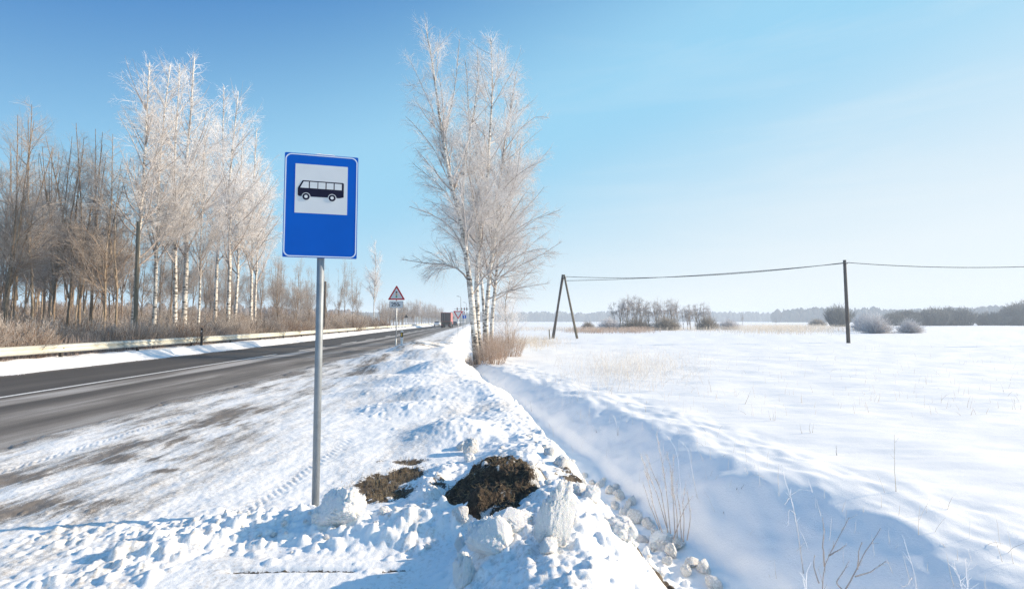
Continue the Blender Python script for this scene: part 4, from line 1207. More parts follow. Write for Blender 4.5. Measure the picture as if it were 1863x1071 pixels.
def birch(g, H, lmin=0.078, name='birch_tree', stems=None, limbs=34, subs=420, twigs=3600, fine=5200, crown0=0.32, frost=(0.25, 0.6), reach=0.27, tr=0.006, limb_extra=None, root=None, trunk_r=None, mats=None, droop=-0.10, t_z=None):
    mats = mats or (M['birch'], M['twig'])
    root = root or empty(name, (0, 0, 0))
    r0 = trunk_r or H * 0.0085
    if stems is None:
        a = g.uniform(0, 6.28)
        S = [stem([(0, 0, -0.3), (0.1 * math.cos(a), 0.1 * math.sin(a), H * 0.3), (0.25 * math.cos(a + 1), 0.25 * math.sin(a + 1), H * 0.65), (0.1, 0, H)], r0, 0.026, 24, 0.035, g)]
    else: S = [stem(p, ra, rb_, 24, 0.03, g) for (p, ra, rb_) in stems]
    P0 = np.concatenate([s_[0] for s_ in S]); R0 = np.concatenate([s_[1] for s_ in S])
    z1 = P0[..., 2].max(); z0 = P0[..., 2].min()
    fr0 = np.zeros(R0.shape)
    tubes('trunk', [(P0, R0, fr0, 10)], mats[0], root, True)
    lf = lambda L, t: L * (lmin + reach * (1 - np.clip((t - crown0) / (1 - crown0), 0, 1)) ** 0.75)
    P1, R1 = grow(g, P0, R0, limbs, crown0, 0.97, 42, 9, lf, 0.055, 0.50, 9, 0.07, (0.10, 0.015), 0.18)
    if limb_extra:
        E = [stem(p, ra, rb_, 9, 0.02, g) for (p, ra, rb_) in limb_extra]
        P1 = np.concatenate([P1] + [e[0] for e in E]); R1 = np.concatenate([R1] + [e[1] for e in E])
    P1b = np.concatenate([P1]); R1b = R1
    P2, R2 = grow(g, P1b, R1b, subs, 0.12, 0.98, 38, 12, lambda L, t: L * 0.48 * (1.15 - t), 0.016, 0.55, 6, 0.10, (0.04, -0.02), 0.35, 1.0, 1.3)
    # short shoots straight off the leaders near the top
    P2t, R2t = grow(g, P0, R0, max(20, subs // 7), 0.5, 0.99, 45, 12, lambda L, t: 0.4 + L * 0.05 * (1.2 - t), 0.012, 0.5, 6, 0.1, (0.03, -0.05), 0.35)
    P2 = np.concatenate([P2, P2t]); R2 = np.concatenate([R2, R2t])
    P3, R3 = grow(g, P2, R2, twigs, 0.08, 1.0, 36, 14, lambda L, t: 0.18 + L * 0.45 * (1.1 - t), tr, 0.8, 5, 0.13, (-0.02, droop), 0.6)
    P4, R4 = grow(g, P3, R3, fine, 0.05, 1.0, 34, 14, lambda L, t: 0.10 + L * 0.55, tr * 0.75, 0.9, 4, 0.14, (-0.03, droop * 1.8), 0.7)
    fa = lambda P, b, gn: frost_of(P, b, gn, z0, z1, g)
    tubes('crown', [(P1, R1, fa(P1, frost[0] * 0.2, frost[1] * 0.35), 6), (P2, R2, fa(P2, frost[0] * 0.5, frost[1] * 0.7), 4), (P3, R3, fa(P3, frost[0], frost[1]), 3), (P4, R4, fa(P4, frost[0] + 0.1, frost[1]), 3)], mats[1], root)
    return root

# ------------------------------------------------------------------ the birches by the ditch
def hero_birches():
    g = np.random.default_rng(21)
    D1 = 24.0
    def pts(lst, D, dep=0.0):
        n = len(lst)
        out = []
        for i, (x, y) in enumerate(lst):
            out.append(W(x, y, D + dep * i / max(1, n - 1)))
        return out
    def rel(L, o): return [p - o for p in L]
    base = W(868, 655, D1); base.z = gz(base.x, D1) - 0.05
    o = base.copy()
    A_ = rel(pts([(868, 662), (862, 600), (857, 540), (847, 455), (837, 395), (818, 338), (805, 261), (795, 191), (786, 115), (774, 45)], D1, -0.8), o)
    C_ = rel(pts([(851, 480), (843, 400), (842, 338), (849, 274), (866, 198), (872, 140), (868, 95)], D1, 0.8), o)
    A3 = rel(pts([(806, 270), (820, 200), (831, 130), (836, 72)], D1, 0.6), o)
    L1 = rel(pts([(853, 512), (840, 492), (814, 480), (785, 480), (757, 476), (732, 472)], D1, -0.5), o)
    L2 = rel(pts([(849, 470), (830, 425), (800, 398), (768, 383), (745, 376)], D1, -1.2), o)
    L3 = rel(pts([(838, 398), (812, 350), (780, 322), (750, 296)], D1, 0.8), o)
    L4 = rel(pts([(858, 540), (880, 500), (920, 478), (960, 455), (995, 452)], D1, -1.0), o)
    L5 = rel(pts([(815, 325), (790, 270), (762, 235), (738, 212)], D1, -0.8), o)
    L6 = rel(pts([(800, 235), (778, 180), (756, 130), (740, 100)], D1, 0.8), o)
    ra = 0.03
    root = empty('birch_tree', o, 0, 'front birch of the ditch row, its white stem leaning left and forked', 'birch tree', 'birches beside the ditch')
    birch(g, 17, stems=[(A_, 0.19, 0.02), (C_, 0.09, 0.018), (A3, 0.04, 0.012)], limbs=46, subs=600, twigs=4400, fine=5800, crown0=0.30, frost=(0.26, 0.8), reach=0.17, root=root,
          limb_extra=[(L1, 0.055, 0.012), (L2, 0.04, 0.01), (L3, 0.035, 0.01), (L4, 0.045, 0.01), (L5, 0.03, 0.01), (L6, 0.025, 0.008)], tr=0.0050)
    # second, straight stem just behind
    D2 = 25.3; o = W(876, 650, D2); o.z = gz(o.x, D2) - 0.05
    B_ = rel(pts([(876, 656), (868, 592), (867, 503), (875, 414), (884, 338), (890, 242), (896, 147), (893, 70)], D2, 0.3), o)
    B2 = rel(pts([(872, 450), (862, 380), (860, 300), (858, 220), (852, 150), (846, 110)], D2, 0.6), o)
    Lr = [rel(pts(q, D2, dz), o) for q, dz in (([(888, 300), (915, 255), (940, 215), (962, 190)], -.8), ([(878, 400), (910, 350), (950, 310), (992, 290)], .6), ([(868, 500), (900, 450), (950, 410), (1000, 385)], -.9))]
    root = empty('birch_tree', o, 0, 'straight white birch directly behind the leaning front birch', 'birch tree', 'birches beside the ditch')
    birch(g, 18, stems=[(B_, 0.16, 0.022), (B2, 0.07, 0.016)], limbs=44, subs=560, twigs=4600, fine=6200, crown0=0.30, frost=(0.28, 0.8), reach=0.17, root=root, limb_extra=[(q, 0.035, 0.009) for q in Lr], tr=0.0050)
    D3 = 27.5; o = W(886, 644, D3); o.z = gz(o.x, D3) - 0.05
    D_ = rel(pts([(886, 650), (884, 590), (890, 503), (902, 427), (907, 338), (918, 261), (930, 190), (940, 130)], D3, 0.6), o)
    Lr = [rel(pts(q, D3, dz), o) for q, dz in (([(888, 520), (930, 490), (975, 470), (1022, 440)], -1), ([(890, 500), (925, 440), (970, 400), (1020, 382)], .8), ([(904, 400), (940, 340), (975, 300), (1003, 268)], 1.2), ([(886, 545), (920, 530), (965, 520), (1000, 515)], -1.2), ([(915, 280), (945, 235), (975, 210), (1000, 215)], -.5))]
    root = empty('birch_tree', o, 0, 'birch leaning right with long limbs reaching over the field', 'birch tree', 'birches beside the ditch')
    birch(g, 17, stems=[(D_, 0.15, 0.022)], limbs=40, subs=560, twigs=4600, fine=6200, crown0=0.26, frost=(0.32, 0.65), reach=0.2, root=root, limb_extra=[(q, 0.045, 0.01) for q in Lr], tr=0.0052)
    D4 = 33.0; o = W(893, 630, D4); o.z = gz(o.x, D4) - 0.05
    E_ = rel(pts([(893, 636), (896, 560), (905, 470), (925, 380), (935, 300), (945, 230)], D4, 1.0), o)
    Lr = [rel(pts(q, D4, dz), o) for q, dz in (([(900, 520), (935, 480), (970, 440), (1000, 420)], 1), ([(915, 430), (945, 390), (975, 360), (990, 340)], -1))]
    root = empty('birch_tree', o, 0, 'shorter frosted birch at the right edge behind the ditch birches', 'birch tree', 'birches beside the ditch')
    birch(g, 15, stems=[(E_, 0.15, 0.014)], limbs=34, subs=460, twigs=3600, fine=4600, crown0=0.2, frost=(0.35, 0.5), reach=0.2, root=root, limb_extra=[(q, 0.04, 0.01) for q in Lr], tr=0.006)
    D5 = 40.0; o = W(882, 618, D5); o.z = gz(o.x, D5) - 0.05
    E_ = rel(pts([(882, 622), (880, 560), (872, 470), (870, 370), (880, 260), (885, 160)], D5, 1.0), o)
    root = empty('birch_tree', o, 0, 'farthest birch of the ditch row, mostly hidden behind the others', 'birch tree', 'birches beside the ditch')
    birch(g, 19, stems=[(E_, 0.16, 0.014)], limbs=36, subs=420, twigs=4000, fine=5000, crown0=0.28, frost=(0.3, 0.6), reach=0.2, root=root, tr=0.0065)
    # small frosted bush tree at the foot, right
    D6 = 36.0; o = W(925, 612, D6); o.z = gz(o.x, D6)
    root = empty('birch_tree', o, 0, 'low white frosted sapling right of the birch trunks', 'sapling', None)
    birch(g, 5, limbs=26, subs=240, twigs=2200, fine=2600, crown0=0.08, frost=(0.75, 0.3), reach=0.5, root=root, tr=0.006, mats=(M['palebark'], M['twigfrost']))
hero_birches()

# ------------------------------------------------------------------ tree kinds for the wood
gk = np.random.default_rng(77)
def kind_birch(seed, frosty, tr=0.0068, **k):
    g = np.random.default_rng(seed)
    return birch(g, 18.0, limbs=44, subs=380, twigs=2500, fine=3400, crown0=0.30, frost=(0.40, 0.75) if frosty else (0.22, 0.62), reach=0.17, tr=tr, mats=(M['birch'], M['twigfrost'] if frosty else M['twig']), **k)
BK = [kind_birch(101, True), kind_birch(102, True), kind_birch(103, False), kind_birch(104, False)]
def kind_alder(seed, fork, mats=None, H=13.0, tr=0.0055, dens=0.68, frost=(0.0, 0.5)):
    g = np.random.default_rng(seed)
    root = empty('bare_tree', (0, 0, 0))
    S = []
    a = g.uniform(0, 6.28); w = 0.5
    r0 = 0.085
    main = [(0, 0, -0.3), (w * 0.3 * math.cos(a), w * .3 * math.sin(a), H * .35), (w * math.cos(a + .5), w * math.sin(a + .5), H * .7), (w * 1.1 * math.cos(a + .2), w * math.sin(a), H)]
    S.append((main, r0, 0.012))
    for f in range(fork):
        h = g.uniform(0.12, 0.42) * H; b_ = g.uniform(0, 6.28); sp_ = g.uniform(0.9, 2.0)
        x0, y0 = np.interp(h, [0, H * .35, H * .7], [0, main[1][0], main[2][0]]), np.interp(h, [0, H * .35, H * .7], [0, main[1][1], main[2][1]])
        S.append(([(x0, y0, h), (x0 + sp_ * .45 * math.cos(b_), y0 + sp_ * .45 * math.sin(b_), h + (H - h) * .3), (x0 + sp_ * math.cos(b_), y0 + sp_ * math.sin(b_), H * g.uniform(.82, .98))], r0 * 0.62, 0.012))
    return birch(g, H, stems=S, root=root, limbs=int(30 * dens), subs=int(300 * dens), twigs=int(2300 * dens), fine=int(3000 * dens), crown0=0.28, lmin=0.085, frost=frost, reach=0.20, tr=tr, mats=mats or (M['brownbark'], M['twigbrown']), droop=0.02)
AK = [kind_alder(201, 2), kind_alder(202, 1), kind_alder(203, 3), kind_alder(204, 1, (M['palebark'], M['twigbrown'])), kind_alder(205, 0, (M['palebark'], M['twigbrown']))]
USED = set()
def put_tree(src, x, y, h, srcH, label, cat, group, name, lean=(0, 0), rz=None, wide=1.0):
    z = gz(x, y) - 0.05
    s_ = h / srcH; rz = gk.uniform(0, 6.28) if rz is None else rz
    rot = (lean[1], lean[0], rz)
    if src.name not in USED:
        USED.add(src.name)
        src.location = (x, y, z); src.rotation_euler = rot; src.scale = (s_ * wide, s_ * wide, s_)
        tag(src, label, cat, group)
        return src
    return copy_tree(src, (x, y, z), rot, (s_ * wide, s_ * wide, s_), label, cat, group, name)

def by_px(px, X):       # depth so that world x = X shows at px
    return X * FPX / (px - CX)
GB = 'roadside birches behind the guardrail'
for (px, X, tpx, ty, k, lab, wd) in (
        (241, -22.0, 236, 100, 2, 'tall birch whose white trunk stands beside the grey utility pole', 1.0),
        (280, -22.5, 287, 117, 3, 'slender dark-banded birch just right of the grey utility pole', 0.85),
        (320, -22.5, 322, 122, 0, 'white-trunked birch left of the tallest frosted birch', 0.9),
        (337, -23.2, 357, 100, 1, 'tallest frosted birch behind the guardrail, trunk leaning right', 1.1),
        (361, -22.0, 376, 230, 3, 'thin young birch leaning right beside the tallest frosted birch', 0.7),
        (415, -23.6, 411, 170, 0, 'frosted birch with a straight white trunk right of the set-back frosted birch', 1.0),
        (391, -27.0, 394, 150, 1, 'white frosted birch set back in the middle of the birch row', 0.85),
        (427, -24.5, 442, 222, 1, 'birch squeezed between two frosted neighbours left of the sign', 0.9),
        (458, -24.2, 468, 232, 1, 'white frosted birch, left trunk of the pair closest to the bus sign', 1.0),
        (465, -25.5, 488, 285, 0, 'slimmer birch, right trunk of the pair closest to the bus sign', 0.8)):
    Y = by_px(px, X); zt = W(tpx, ty, Y).z; h = zt - gz(X, Y)
    lean = math.atan2((tpx - px) / FPX * Y - (abs(ty - 600) / 15200) * 0, h)
    # verticals converge upwards: remove that share
    conv = (CX - px) / 16200.0 * (600 - ty) / FPX * Y
    lean = math.atan2((tpx - px) / FPX * Y - conv, h)
    put_tree(BK[k], X, Y, h, 18.0, lab, 'birch tree', GB, 'birch_tree', (lean, 0), wide=wd)

GA = 'bare brown trees at the front of the wood'
for (px, X, tpx, ty, k, lab) in (
        (8, -22.5, 5, 205, 0, 'bare brown tree cut by the left border of the photo'),
        (30, -23.5, 60, 192, 1, 'tall forked bare tree, highest of the trees near the left border'),
        (68, -23.0, 80, 225, 3, 'pale-trunked bare tree right of the tall forked one'),
        (95, -26.5, 100, 245, 2, 'bare tree with many spreading stems behind the pale-trunked one'),
        (121, -25.5, 118, 235, 1, 'straight dark bare tree amid the brown wood'),
        (150, -24.5, 148, 228, 2, 'many-stemmed brown tree left of the birches'),
        (166, -26.0, 172, 236, 0, 'leaning brown tree crossing behind its many-stemmed neighbour'),
        (191, -23.0, 188, 245, 4, 'single-stemmed pale bare tree left of the first birch'),
        (213, -22.5, 238, 300, 3, 'pale bare tree bending right towards the grey utility pole')):
    Y = by_px(px, X); zt = W(tpx, ty, Y).z; h = zt - gz(X, Y)
    lean = math.atan2((tpx - px) / FPX * Y - (CX - px) / 16200.0 * (600 - ty) / FPX * Y, h)
    put_tree(AK[k], X, Y, h, 13.0, lab, 'bare tree', GA, 'bare_tree', (lean, 0))
# the wood behind them
GW = 'bare trees deeper in the wood'
gg = np.random.default_rng(31)
cnt = 0
for i in range(88):
    px = gg.uniform(-60, 600); X = -gg.uniform(29, 58)
    Y = by_px(px, X)
    if Y < 20 or Y > 140: continue
    zt_px = np.interp(px, [-60, 0, 100, 200, 300, 420, 500, 560, 620], [260, 260, 285, 300, 370, 420, 455, 480, 500]) + gg.uniform(-15, 75)
    h = W(px, zt_px, Y).z - gz(X, Y)
    if h > 19 or h < 4: h = min(max(h, 5), 17)
    put_tree(AK[gg.integers(5)], X, Y, h, 13.0, 'bare brown tree deep in the wood left of the road', 'bare tree', GW, 'bare_tree', (gg.normal() * 0.03, gg.normal() * 0.03), wide=gg.uniform(.7, 1.0)); cnt += 1
# between the sign and the far bend
GR = 'trees along the left roadside beyond the bus sign'
for (px, X, ty, k, lab, wd) in (
        (505, -27, 470, 0, 'small brown tree seen just left of the sign board corner', 1.0), (540, -26, 478, 3, 'leaning brown tree below the left part of the blue board', 1.0),
        (562, -27, 505, 2, 'low brown tree left of the sign pole', 1.0),
        (597, -27, 470, 1, 'dark slender tree touching the right side of the sign pole', .55), (612, -27.5, 478, 0, 'dark leaning tree right of the sign pole', .6),
        (626, -27, 466, 1, 'dark upright tree midway between the sign pole and frosted birch', .6), (643, -27.5, 475, 4, 'thin grey tree left of the pale frosted birch', .6), (650, -28, 500, 2, 'short brown tree beside the thin grey tree', .8)):
    Y = by_px(px, X); h = W(px, ty, Y).z - gz(X, Y)
    put_tree(AK[k], X, Y, h, 13.0, lab, 'bare tree', GR, 'bare_tree', (gg.normal() * 0.03, 0), wide=wd)
Y = by_px(680, -27.5); put_tree(BK[0], -27.5, Y, W(684, 437, Y).z - gz(-27.5, Y), 18.0, 'pale frosted birch standing alone left of the warning sign', 'birch tree', None, 'birch_tree', wide=0.85)
Y = by_px(764, -33); put_tree(BK[1], -33, Y, W(764, 540, Y).z - gz(-33, Y), 18.0, 'faint pale birch rising from the far trees before the bend', 'birch tree', None, 'birch_tree', wide=0.6)
for i in range(95):
    px = gg.uniform(690, 815); X = -gg.uniform(32, 50) - (px > 760) * 6
    Y = by_px(px, X)
    if Y > 420: Y = gg.uniform(250, 420); X = (px - CX) / FPX * Y
    ty = np.interp(px, [650, 690, 720, 750, 790, 815], [530, 545, 552, 545, 553, 568]) + gg.uniform(-3, 10)
    h = W(px, ty, Y).z - gz(X, Y)
    put_tree(AK[gg.integers(4)], X, Y, max(4, min(h, 15)), 13.0, 'bare tree in the far wood by the road bend', 'bare tree', 'trees of the far wood at the bend', 'bare_tree', wide=1.5)

# ------------------------------------------------------------------ shrubs
def kind_shrub(seed, n, h, spread, mat, frost, tr=0.006, tw=5, fine=4, round_=False, name='shrub', basew=0.35):
    g = np.random.default_rng(seed)
    root = empty(name, (0, 0, 0))
    a = g.uniform(0, 6.28, n); q = g.random(n) ** 0.6
    tilt = q * spread * (1.0 if not round_ else 1.0)
    k = 7
    P = np.zeros((n, k, 3)); P[:, 0, 0] = np.cos(a) * q * basew * h; P[:, 0, 1] = np.sin(a) * q * basew * h
    P[:, 0, 2] = -0.05
    d = np.stack([np.cos(a) * np.sin(tilt), np.sin(a) * np.sin(tilt), np.cos(tilt)], 1)
    ln = h * g.uniform(0.75, 1.1, n) * (1.0 if round_ else 1 - 0.3 * q)
    for i in range(1, k):
        d = d + g.normal(size=(n, 3)) * 0.09; d[:, 2] += 0.03 * (not round_)
        d /= np.linalg.norm(d, axis=1, keepdims=True)
        P[:, i] = P[:, i - 1] + d * (ln / (k - 1))[:, None]
    R0 = np.full((n, 1), tr * 2.2) * np.linspace(1, 0.4, k)[None, :]
    P2, R2 = grow(g, P, R0, n * tw, 0.2, 1.0, 28, 12, lambda L, t: L * 0.35 * (1.2 - t) + 0.05, tr, 0.8, 5, 0.12, (0.03, 0.0), 0.6)
    P3, R3 = grow(g, P2, R2, n * tw * fine // 2, 0.1, 1.0, 30, 14, lambda L, t: L * 0.5 + 0.04, tr * 0.8, 0.9, 4, 0.14, (0.0, -0.02), 0.7)
    f = lambda P, b: frost_of(P, frost[0] + b, frost[1], 0, h, g, 0.15)
    tubes('stems', [(P, R0, f(P, -0.1), 4)], mat, root)
    tubes('twigs', [(P2, R2, f(P2, 0.0), 3), (P3, R3, f(P3, 0.08), 3)], mat, root)
    return root
SK = [kind_shrub(301, 60, 2.0, 0.55, M['brush'], (0.25, 0.35)), kind_shrub(302, 70, 2.0, 0.75, M['brush'], (0.0, 0.3), tr=0.007), kind_shrub(303, 80, 2.0, 0.45, M['twigbrown'], (0.05, 0.35))]
def put(src, x, y, s_, label, cat, group, name, rz=None, sz=None, z=None):
    z = gz(x, y) if z is None else z
    rz = gk.uniform(0, 6.28) if rz is None else rz
    sc = (s_, s_, s_ if sz is None else sz)
    if src.name not in USED:
        USED.add(src.name); src.location = (x, y, z); src.rotation_euler = (0, 0, rz); src.scale = sc; tag(src, label, cat, group); return src
    return copy_tree(src, (x, y, z), (0, 0, rz), sc, label, cat, group, name)
# thicket along the guardrail, several rows
gs_ = np.random.default_rng(41)
for i in range(200):
    y = 10.5 * (95 / 10.5) ** gs_.random()
    rowd = gs_.choice([1.1, 2.2, 3.8, 6.0, 9.0, 14.0], p=[.22, .2, .18, .15, .13, .12])
    x = float(XR(y) - RW(y) - 1.72 - rowd + gs_.normal() * 0.3)
    s_ = gs_.uniform(0.6, 0.9) * min(1.9, 1 + 0.14 * rowd)
    s_ *= 1.0 if y < 60 else 1.4
    put(SK[gs_.integers(3)], x, y, s_, 'frosted leafless shrub of the thicket behind the guardrail', 'shrub', 'shrubs behind the guardrail', 'shrub')
for i in range(95):
    px = gs_.uniform(-120, 640); X = -gs_.uniform(40, 75); Y = by_px(px, X)
    if Y < 15 or Y > 190: continue
    put(SK[1 + gs_.integers(2)], X, Y, gs_.uniform(1.9, 2.9), 'tall brown brush filling the floor of the wood', 'shrub', 'brush deep in the wood', 'shrub')
# dry shrub at the feet of the birches
s1 = kind_shrub(311, 130, 2.0, 0.42, make_twig('russet_twigs', (0.34, 0.235, 0.17), (0.72, 0.65, 0.60)), (0.15, 0.3), 0.0042, 4, 4, basew=0.42)
q = W(905, 668, 23.2); put(s1, q.x - .25, q.y, 0.75, 'russet shrub at the right foot of the front birch', 'shrub', None, 'shrub')
q = W(886, 655, 25.6); put(s1, q.x + .1, q.y, 0.8, 'russet shrub tucked between the birch trunks', 'shrub', None, 'shrub')
q = W(925, 650, 28.0); put(s1, q.x, q.y, 0.9, 'thinner russet shrub farther right behind the birches', 'shrub', None, 'shrub')
q = W(858, 640, 24.0); put(s1, q.x - .1, q.y, 0.42, 'small tuft of twigs left of the front birch foot', 'shrub', None, 'shrub')

# round willows and small trees in the field
WK = [kind_shrub(321, 620, 3.6, 1.42, make_twig('willow_twigs', (0.27, 0.21, 0.14), (0.62, 0.60, 0.56)), (0.20, 0.25), 0.011, 4, 4, True, basew=0.22), kind_shrub(322, 520, 3.6, 1.42, M['twigfrost'], (0.45, 0.35), 0.011, 4, 4, True, basew=0.22)]
def field(src, px, pyb, pyt, label, cat, group, name, srcH, y=None, wide=1.0, tree=False):
    """foot at pixel (px, pyb) on the field, top at pyt"""
    g0 = ghit(px, pyb)
    if y: g0 = W(px, pyb, y); g0.z = gz(g0.x, g0.y)
    h = W(px, pyt, g0.y).z - g0.z
    s_ = h / srcH
    if tree: return put_tree(src, g0.x, g0.y, h, srcH, label, cat, group, name, wide=wide)
    return put(src, g0.x, g0.y, s_ * wide, label, cat, group, name, None, s_)
GWL = 'willow bushes in the snowy field'
field(WK[0], 1157, 602, 577, 'wide olive willow bush at the left of the field thicket', 'bush', GWL, 'willow_bush', 3.4, 105, 1.25)
field(WK[0], 1213, 603, 575, 'round olive willow bush in the middle of the field thicket', 'bush', GWL, 'willow_bush', 3.4, 104, 0.95)
field(WK[0], 1287, 602, 575, 'willow bush at the right side of the field thicket', 'bush', GWL, 'willow_bush', 3.4, 110, 0.75)
field(WK[1], 1327, 602, 580, 'pale low bush right of the field thicket', 'bush', GWL, 'willow_bush', 3.4, 112, 0.9)
field(WK[1], 1108, 602, 577, 'pale frosted bush left of the olive willow bushes', 'bush', GWL, 'willow_bush', 3.4, 106, 0.85)
field(WK[0], 1070, 597, 584, 'small low bush right of the A-shaped pole', 'bush', GWL, 'willow_bush', 3.4, 125, 0.8)
field(WK[1], 1594, 604, 571, 'larger frosted bush right of the lone utility pole', 'bush', GWL, 'willow_bush', 3.4, 78, 0.7)
field(WK[1], 1574, 598, 568, 'frosted bush half hidden behind the larger frosted bush', 'bush', GWL, 'willow_bush', 3.4, 95, 0.6)
field(WK[1], 1655, 603, 580, 'small pale rounded bush farthest right in the open snow', 'bush', GWL, 'willow_bush', 3.4, 79, 0.75)
field(WK[0], 1487, 588, 579, 'tiny far bush left of the lone utility pole', 'bush', GWL, 'willow_bush', 3.4, 190, 1.0)
FK = [kind_alder(401, 4, (M['brownbark'], M['dark_far']), 10.0, 0.018, 0.7, (0.15, 0.4)), kind_alder(402, 3, (M['palebark'], M['twigfrost']), 10.0, 0.014, 0.7, (0.2, 0.4))]
FK3 = kind_shrub(405, 300, 8.0, 0.5, M['grove'], (0.10, 0.2), 0.032, 4, 4, name='bare_tree', basew=0.3)
gf = np.random.default_rng(51)
GT = 'slender trees of the field thicket'
tx = np.concatenate([np.linspace(1120, 1185, 14), np.linspace(1190, 1240, 11), np.linspace(1246, 1290, 10)])
for i, px in enumerate(tx):
    px = px + gf.normal() * 2
    top = np.interp(px, [1118, 1135, 1150, 1180, 1188, 1200, 1225, 1245, 1262, 1280, 1292], [548, 534, 534, 545, 556, 540, 540, 556, 552, 545, 560]) + gf.uniform(-1, 6)
    field(FK[1] if i % 3 else FK[0], px, 602, top, 'slender bare tree in the clump behind the olive willow bushes', 'bare tree', GT, 'bare_tree', 10.0, 112 + gf.uniform(-3, 8), 1.3, True)
field(FK3, 1526, 592, 551, 'bare tree left of the lone utility pole, beyond the reeds', 'bare tree', None, 'bare_tree', 8.2, 165, 1.0, True)
field(FK[0], 1352, 600, 566, 'small lone tree right of the field thicket', 'bare tree', None, 'bare_tree', 10.0, 130, 0.6, True)
field(FK[0], 1412, 597, 577, 'tiny lone tree in the reeds', 'bare tree', None, 'bare_tree', 10.0, 160, 0.7, True)
# right-hand grove
GG = 'dark trees of the right grove'
for i in range(46):
    px = gf.uniform(1615, 1900)
    y = gf.uniform(205, 240)
    top = np.interp(px, [1610, 1630, 1655, 1665, 1690, 1700, 1765, 1775, 1800, 1830, 1863, 1900], [572, 563, 562, 572, 561, 556, 557, 571, 564, 562, 545, 535]) + gf.uniform(-1, 4)
    field(FK3 if i % 4 else FK[0], px, 590, top, 'dark leafless tree of the grove at the right edge of the field', 'bare tree', GG, 'bare_tree', 8.2 if i % 4 else 10.0, y, 1.2 if i % 4 else 1.3, True)

# ------------------------------------------------------------------ far-off woods
def far_wood(name, pts, depth, n, h0, h1, label, mat, seed):
    g = np.random.default_rng(seed)
    V, F = [], []; b_ = 0
    ts_ = g.random(n)
    xs = np.interp(ts_, np.linspace(0, 1, len(pts)), [p[0] for p in pts]); ys_ = np.interp(ts_, np.linspace(0, 1, len(pts)), [p[1] for p in pts]) + g.uniform(0, depth, n)
    hh = g.uniform(h0, h1, n) * (1 + 0.25 * pn(ts_ * 14, ts_ * 0, seed)); conif = g.random(n) < 0.6
    for i in range(n):
        h = hh[i]; w = h * (0.16 if conif[i] else 0.3); rings = 5
        zs = [0, 0.25, 0.5, 0.75, 0.92] ; ws = ([1.0, 0.95, 0.62, 0.3, 0.1] if conif[i] else [0.4, 0.9, 1.0, 0.75, 0.35])
        for z, q_ in zip(zs, ws):
            for k in range(6):
                a = k * math.pi / 3 + g.uniform(-.3, .3); r_ = w * q_ * g.uniform(.7, 1.25)
                V.append((xs[i] + r_ * math.cos(a), ys_[i] + r_ * math.sin(a), -0.6 + h * z * g.uniform(.96, 1.04)))
        V.append((xs[i] + g.normal() * .2, ys_[i], -0.6 + h))
        for r_ in range(rings - 1):
            for k in range(6):
                F.append((b_ + r_ * 6 + k, b_ + r_ * 6 + (k + 1) % 6, b_ + r_ * 6 + 6 + (k + 1) % 6, b_ + r_ * 6 + 6 + k))
        for k in range(6): F.append((b_ + 24 + k, b_ + 24 + (k + 1) % 6, b_ + 30, b_ + 30))
        b_ += 31
    F4 = np.array([f for f in F if f[2] != f[3]]); F3 = np.array([f[:3] for f in F if f[2] == f[3]])
    o_ = np_mesh(name, np.array(V), [F4, F3], [mat]); tag(o_, label, 'forest', None, 'stuff'); return o_
def seg(px0, px1, y): return [((px0 - CX) / FPX * y, y), ((px1 - CX) / FPX * y, y)]
far_wood('forest', [(W(930, 580, 1000).x, 1000), (W(1320, 580, 1000).x, 1000), (W(1900, 580, 900).x, 900), (W(2400, 580, 800).x, 800)], 120, 2600, 15, 24, 'blue hazy forest along the horizon beyond the snowy field', M['farwood'], 61)
far_wood('forest', [(W(1440, 580, 700).x, 700), (W(1700, 580, 640).x, 640), (W(2000, 580, 560).x, 560)], 60, 900, 15, 21, 'nearer forest band on the right behind the dark grove', M['farwood'], 62)
far_wood('forest', [(W(560, 580, 700).x, 700), (W(930, 580, 900).x, 900)], 100, 900, 12, 18, 'pale far forest behind the road bend', M['farwood'], 63)
far_wood('forest', [(-330, 160), (-180, 300), (-150, 420)], 60, 700, 8, 13, 'far forest glimpsed through the roadside wood', M['brownfar'], 64)

# ------------------------------------------------------------------ grass and reeds
def blades(name, XY, hs, w, mat, label, frost, lean=0.25, kind='stuff', cat='grass', parent=None, zf=gz, droop=0.4):
    g = np.random.default_rng(len(XY))
    n = len(XY); XY = np.asarray(XY, dtype=float)
    Z = np.array([zf(a, b_) for a, b_ in XY])
    a = g.uniform(0, 6.28, n); le = np.abs(g.normal(size=n)) * lean
    k = 4; P = np.zeros((n, k, 3)); P[:, 0, :2] = XY; P[:, 0, 2] = Z - 0.02
    d = np.stack([np.cos(a) * le, np.sin(a) * le, np.ones(n)], 1)
    for i in range(1, k):
        d[:, 2] -= droop * le * 1.2; d[:, :2] += g.normal(size=(n, 2)) * 0.05
        dn = d / np.linalg.norm(d, axis=1, keepdims=True)
        P[:, i] = P[:, i - 1] + dn * (hs / (k - 1))[:, None]
    Rr = np.full((n, 1), w) * np.array([1, 0.9, 0.7, 0.25])[None, :]
    Fr = np.clip(frost + g.normal(size=(n, 1)) * 0.15, 0, 1) * np.ones((1, k))
    o_ = tubes(name, [(P, Rr, Fr, 3)], mat, parent)
    if parent is None: tag(o_, label, cat, None, kind)
    return o_
gr = np.random.default_rng(71)
def patch(pxs, pys, n, clump=0.0, zz=-0.4):
    out = []
    while len(out) < n:
        px, py = gr.uniform(*pxs), gr.uniform(*pys)
        x, y = hitY(px, py, zz)
        if clump and pn(np.array([x * clump]), np.array([y * clump * .5]), 5)[0] < 0.02: continue
        out.append((x, y))
    return out
